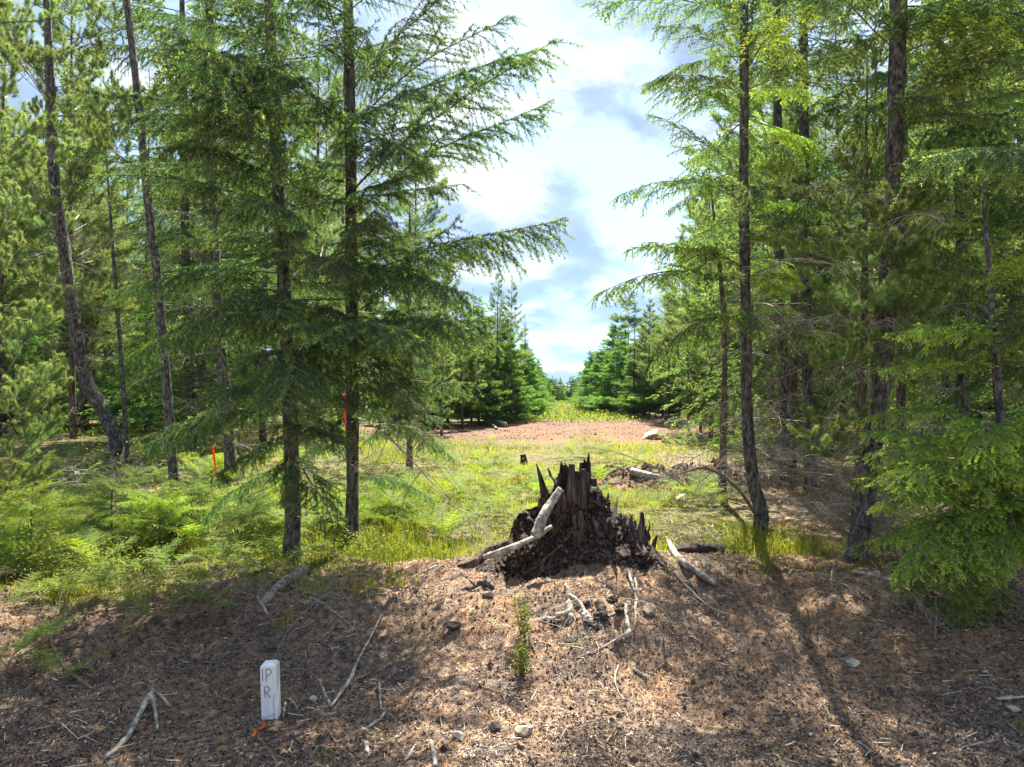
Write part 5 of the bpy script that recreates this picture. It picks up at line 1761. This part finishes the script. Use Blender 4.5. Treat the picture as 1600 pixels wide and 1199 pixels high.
bp = gp(925, 965)
brush = bpy.data.objects.new('brush_pile', None)
COL.objects.link(brush)
brush.location = bp
tag(brush, 'tangle of dead roots and bark in the eroded hollow under the stump', 'brush pile')
for j in range(20):
    q_ = Vector((br.uniform(-0.28, 0.3), br.uniform(-0.15, 0.28), 0))
    q_.z = g1(bp.x + q_.x, bp.y + q_.y) - bp.z + br.uniform(0.01, 0.05)
    put_branch(brush, Vector((0, 0, 0)), q_, 'dead', R(br.uniform(0, 360)), R(br.uniform(-14, 10)), br.uniform(0.2, 0.5), br, roll=br.uniform(-1.5, 1.5))
for j in range(9):
    x_, y_ = bp.x + br.uniform(-0.25, 0.25), bp.y + br.uniform(-0.1, 0.25)
    mb = MB()
    lump(mb, (0, 0, 0), (br.uniform(0.02, 0.05), br.uniform(0.02, 0.04), br.uniform(0.012, 0.03)), np.random.default_rng(300 + j), 10, 0.6, 0, 5.0)
    o = link('bark_chunk', mb.mesh('bark_chunk', [M_CHAR, M_CRUMB, M_ROTG][j % 3], False), brush, (x_ - bp.x, y_ - bp.y, g1(x_, y_) - bp.z + 0.008))
    o.rotation_euler = (br.uniform(-0.4, 0.4), br.uniform(-0.4, 0.4), br.uniform(0, 6))

# things in the clearing
for (pts, r_, lab, mt) in (
    ([(818, 728), (819, 722), (819, 712)], 0.055, 'small rust red rotten stub in the grass of the clearing', M_CRUMB),
):
    p = gp(818, 727)
    mb = MB()
    tube(mb, smooth_path([(0, 0, -0.05), (0.01, 0, 0.06), (-0.01, 0, 0.17)], 8), np.linspace(0.07, 0.045, 8), 12, rough=0.6, seed=9)
    tag(link('small_stump', mb.mesh('small_stump', mt), None, p), lab, 'stump')
for lab, a_, b_, r0 in (('pale log lying in the grass left of the clearing', (752, 742), (778, 740), 0.03), ('grey stick pile end on the left of the red dirt', (757, 655), (776, 672), 0.05),
                        ('white log end at the left end of the red dirt road', (776, 664), (790, 668), 0.10), ('dark fallen log behind the boulder clearing', (985, 742), (1030, 752), 0.05)):
    P = [gp(*a_), gp(*b_)]
    for p in P:
        p.z += r0 * 0.7
    wood('fallen_log', lab, [P[0], P[0].lerp(P[1], 0.5), P[1]], [r0, r0 * 1.1, r0 * 0.8], M_GREYW, 'log', rough=0.3, seed=17)

# ------------------------------------------------------------------ stuff: litter, grass, ground cover, moss
rng = np.random.default_rng(99)


def screen_scatter(n, x0, x1, y0, y1, ymin=2.75, ymax=40, pw=2.0):
    """positions over the ground, denser near, about evenly spread as seen from the road; returns x, y"""
    u = rng.random(n)
    Yv = 1 / ((1 - u) / y0 + u / y1)
    Yv = np.clip(Yv, ymin, ymax)
    Xv = rng.uniform(x0, x1, n) * Yv
    return Xv, Yv


mb = MB()
n = 125000                                                          # straws and needles
x, y = screen_scatter(n, -0.74, 0.74, 2.9, 7.6)
keepm = (rng.random(n) > 0.85 * meadow(x, y)) & (rng.random(n) < 0.25 + 1.1 * ss(-0.14, 0.12, fbm(x, y, 1.9, 3, 47)))
x, y = x[keepm], y[keepm]
n = len(x)
patch = fbm(x, y, 1.6, 3, 41)
az = rng.random(n) * math.pi * 2
ln = rng.uniform(0.010, 0.036, n)
el = rng.normal(0.12, 0.35, n)
d = np.stack([np.cos(az) * np.cos(el), np.sin(az) * np.cos(el), np.sin(el)], 1)
P = np.stack([x, y, G(x, y) + 0.003], 1)
s = nrm(np.cross(d, rng.normal(0, 1, (n, 3))))
wd = rng.uniform(0.0012, 0.0030, n)[:, None]
V = np.stack([P - d * ln[:, None] / 2 - s * wd, P - d * ln[:, None] / 2 + s * wd, P + d * ln[:, None] / 2 + np.array([0, 0, 0.002])], 1).reshape(-1, 3)
tint = np.clip(0.62 + patch * 0.7 + rng.normal(0, 0.20, n), 0, 1)
mb.add(V, tris=np.arange(3 * n).reshape(-1, 3), tint=np.repeat(tint, 3))
n = 42000                                                          # bark chips, cones scales, leaf bits
x, y = screen_scatter(n, -0.74, 0.74, 2.9, 7.4)
keepm = rng.random(n) > 0.85 * meadow(x, y)
x, y = x[keepm], y[keepm]
n = len(x)
P = np.stack([x, y, G(x, y) + 0.004], 1)
nrm_ = nrm(np.stack([rng.normal(0, 0.5, n), rng.normal(0, 0.5, n), np.ones(n)], 1))
u, v = perp(nrm_)
az = rng.random(n)[:, None] * 6.28
e1 = u * np.cos(az) + v * np.sin(az)
e2 = np.cross(nrm_, e1)
a_ = rng.uniform(0.003, 0.011, n)[:, None]
b_ = a_ * rng.uniform(0.3, 0.8, n)[:, None]
V = np.stack([P - e1 * a_, P - e2 * b_ + nrm_ * 0.002, P + e1 * a_ * 0.8, P + e2 * b_ * 0.9 + nrm_ * 0.003], 1).reshape(-1, 3)
tint = np.clip(0.42 + 0.5 * fbm(x, y, 1.6, 3, 41) + rng.normal(0, 0.28, n), 0, 1)
mb.add(V, quads=np.arange(4 * n).reshape(-1, 4), tint=np.repeat(tint, 4))
n = 20000                                                          # crumbs of soil
x, y = screen_scatter(n, -0.74, 0.74, 2.9, 7.2)
keepm = (rng.random(n) > 0.9 * meadow(x, y)) & (rng.random(n) < 0.35 + 1.6 * ss(-0.15, 0.2, fbm(x, y, 2.2, 3, 44)))
x, y = x[keepm], y[keepm]
n = len(x)
r0 = rng.uniform(0.002, 0.009, n) * (1 + 1.2 * (rng.random(n) > 0.97))
C = np.stack([x, y, G(x, y) + r0 * 0.3], 1)
oct_ = np.array([(1, 0, 0), (0, 1, 0), (-1, 0, 0), (0, -1, 0), (0, 0, 1), (0, 0, -0.6)])
V = C[:, None, :] + oct_[None] * r0[:, None, None] * rng.uniform(0.6, 1.35, (n, 6, 3))
T = np.array([(0, 1, 4), (1, 2, 4), (2, 3, 4), (3, 0, 4), (1, 0, 5), (2, 1, 5), (3, 2, 5), (0, 3, 5)])
tint = np.clip(rng.normal(0.3, 0.18, n), 0, 1)
mb.add(V.reshape(-1, 3), tris=(np.arange(n)[:, None, None] * 6 + T[None]).reshape(-1, 3), tint=np.repeat(tint, 6))
n = 1500                                                          # little twigs
x, y = screen_scatter(n, -0.74, 0.74, 2.9, 7.2)
az = rng.random(n) * 6.28
ln = rng.uniform(0.02, 0.09, n) * (1 + 1.2 * (rng.random(n) > 0.93))
d = np.stack([np.cos(az), np.sin(az), rng.normal(0.05, 0.12, n)], 1) * ln[:, None]
P = np.stack([x, y, G(x, y) + 0.010], 1)
b1 = P + d * 0.5 + np.stack([rng.normal(0, 0.004, n), rng.normal(0, 0.004, n), 0 * x], 1)
tt = rng.uniform(0.35, 1.0, n)
prisms(mb, P - d * 0.5, b1 * 0.5 + P * 0.5, 0.0022, 0.0018, tint=tt)
prisms(mb, b1 * 0.5 + P * 0.5, b1, 0.0018, 0.001, tint=tt)
tag(link('forest_litter', mb.mesh('forest_litter', M_LIT)), kind='stuff')

mb = MB()
n = 5000
x = np.concatenate([rng.normal(2.6, 0.9, n // 2), rng.normal(1.4, 0.7, n // 4), rng.uniform(-4, 6, n // 4)])
y = np.concatenate([rng.normal(9.8, 0.5, n // 2), rng.normal(10.2, 0.45, n // 4), rng.uniform(17.5, 26, n // 4)])
k_ = rng.random(n) < red_road(x, y)
x, y = x[k_], y[k_]
n = len(x)
r0 = rng.uniform(0.006, 0.030, n) * np.where(y > 15, 0.9, 1.0) * (1 + 1.0 * (rng.random(n) > 0.95))
C = np.stack([x, y, G(x, y) + r0 * 0.2], 1)
V = C[:, None, :] + oct_[None] * r0[:, None, None] * rng.uniform(0.5, 1.4, (n, 6, 3))
mb.add(V.reshape(-1, 3), tris=(np.arange(n)[:, None, None] * 6 + T[None]).reshape(-1, 3), tint=np.repeat(np.clip(rng.normal(0.40, 0.12, n) + 0.10 * (y > 15), 0, 1), 6))
tag(link('dirt_clods', mb.mesh('dirt_clods', M_LIT)), kind='stuff')

# meadow grass
mb = MB()
n = 300000
x, y = screen_scatter(n, -0.74, 0.5, 5.0, 70, 5.0, 70)
md = meadow(x, y)
dens = np.clip(0.46 + 2.6 * fbm(x, y, 1.1, 4, 51), 0.03, 1)
dens = dens * np.where(x < -0.22 * y, 0.45, 1)
k_ = rng.random(n) < np.maximum(md * dens, 0.09 * (y > 15) * ss(0.0, 0.15, fbm(x, y, 0.7, 3, 58)))
x, y = x[k_], y[k_]
n = len(x)
P = np.stack([x, y, G(x, y) - 0.01], 1)
hn = fbm(x, y, 0.6, 3, 52)
h = np.clip(0.15 + 0.45 * hn, 0.04, 0.42) * (0.45 + 0.55 * ss(0.2, 1.6, y - crest(x))) * rng.uniform(0.4, 1.25, n)
tint = np.clip(0.46 + 1.0 * fbm(x, y, 0.7, 3, 53) + rng.normal(0, 0.20, n), 0, 1)
blades(mb, P, h, (0.0024 + 0.00045 * y) * rng.uniform(0.5, 1.3, n), rng, tint, 1.1)
tag(link('meadow_grass', mb.mesh('meadow_grass', M_GRASS)), kind='stuff')
# low leafy ground cover
mb = MB()
n = 110000
x, y = screen_scatter(n, -0.74, 0.62, 5.2, 60, 5.0, 60)
md = np.maximum(meadow(x, y), 0.35 * ss(3, 5, np.abs(x)) * ss(7, 8, y) * (1 - red_road(x, y)))
dens = ss(-0.06, 0.14, fbm(x, y, 1.1, 3, 55)) * np.where(x < 0, 1, 0.5)
k_ = rng.random(n) < md * dens
x, y = x[k_], y[k_]
n = len(x)
hs_ = 0.20 + 0.45 * ss(0.0, 0.2, fbm(x, y, 1.4, 3, 57)) * ss(-1.0, -2.2, x + 0.1 * (y - 6))
P = np.stack([x, y, G(x, y) + rng.random(n) ** 1.3 * hs_], 1)
d = nrm(rng.normal(0, 1, (n, 3)) * np.array([1, 1, 0.5]))
u, v = perp(d)
lf = (0.012 + 0.0022 * y)[:, None] * rng.uniform(0.6, 1.3, n)[:, None]
V = np.stack([P, P + d * lf * 0.5 + u * lf * 0.35, P + d * lf, P + d * lf * 0.5 - u * lf * 0.35], 1).reshape(-1, 3)
mb.add(V, quads=np.arange(4 * n).reshape(-1, 4), tint=np.repeat(rng.uniform(0, 1, n), 4))
n = 16000
y = rng.uniform(26.0, 62, n)
x = rng.uniform(0.0, 1.0, n) * 5.0 + 0.2
P = np.stack([x, y, G(x, y) + rng.random(n) ** 1.5 * (0.15 + 0.5 * np.maximum(fbm(x, y, 0.8, 3, 59), 0))], 1)
d = nrm(rng.normal(0, 1, (n, 3)) + np.array([0, 0, 0.6]))
u, v = perp(d)
lf = rng.uniform(0.05, 0.14, n)[:, None]
V = np.stack([P, P + d * lf * 0.5 + u * lf * 0.35, P + d * lf, P + d * lf * 0.5 - u * lf * 0.35], 1).reshape(-1, 3)
mb.add(V, quads=np.arange(4 * n).reshape(-1, 4), tint=np.repeat(rng.uniform(0, 0.9, n), 4))
tag(link('ground_cover', mb.mesh('ground_cover', M_LEAF)), kind='stuff')
# moss along the crest under the thick grey trunk and by the log
mb = MB()
for (cx_, cy_, sx_, sy_, n) in ((2.55, 5.62, 0.35, 0.05, 2500), (2.05, 5.75, 0.25, 0.05, 1200), (1.75, 5.35, 0.12, 0.06, 600)):
    x = rng.normal(cx_, sx_, n)
    y = rng.normal(cy_, sy_, n)
    P = np.stack([x, y, G(x, y) - 0.002], 1)
    blades(mb, P, rng.uniform(0.01, 0.028, n), 0.005, rng, rng.random(n), 0.8)
tag(link('moss', mb.mesh('moss', M_MOSS)), kind='stuff')
print('objects', len(bpy.data.objects), 'tris', sum(sum(len(p.vertices) - 2 for p in []) or len(m.loops) - 2 * len(m.polygons) for m in bpy.data.meshes))
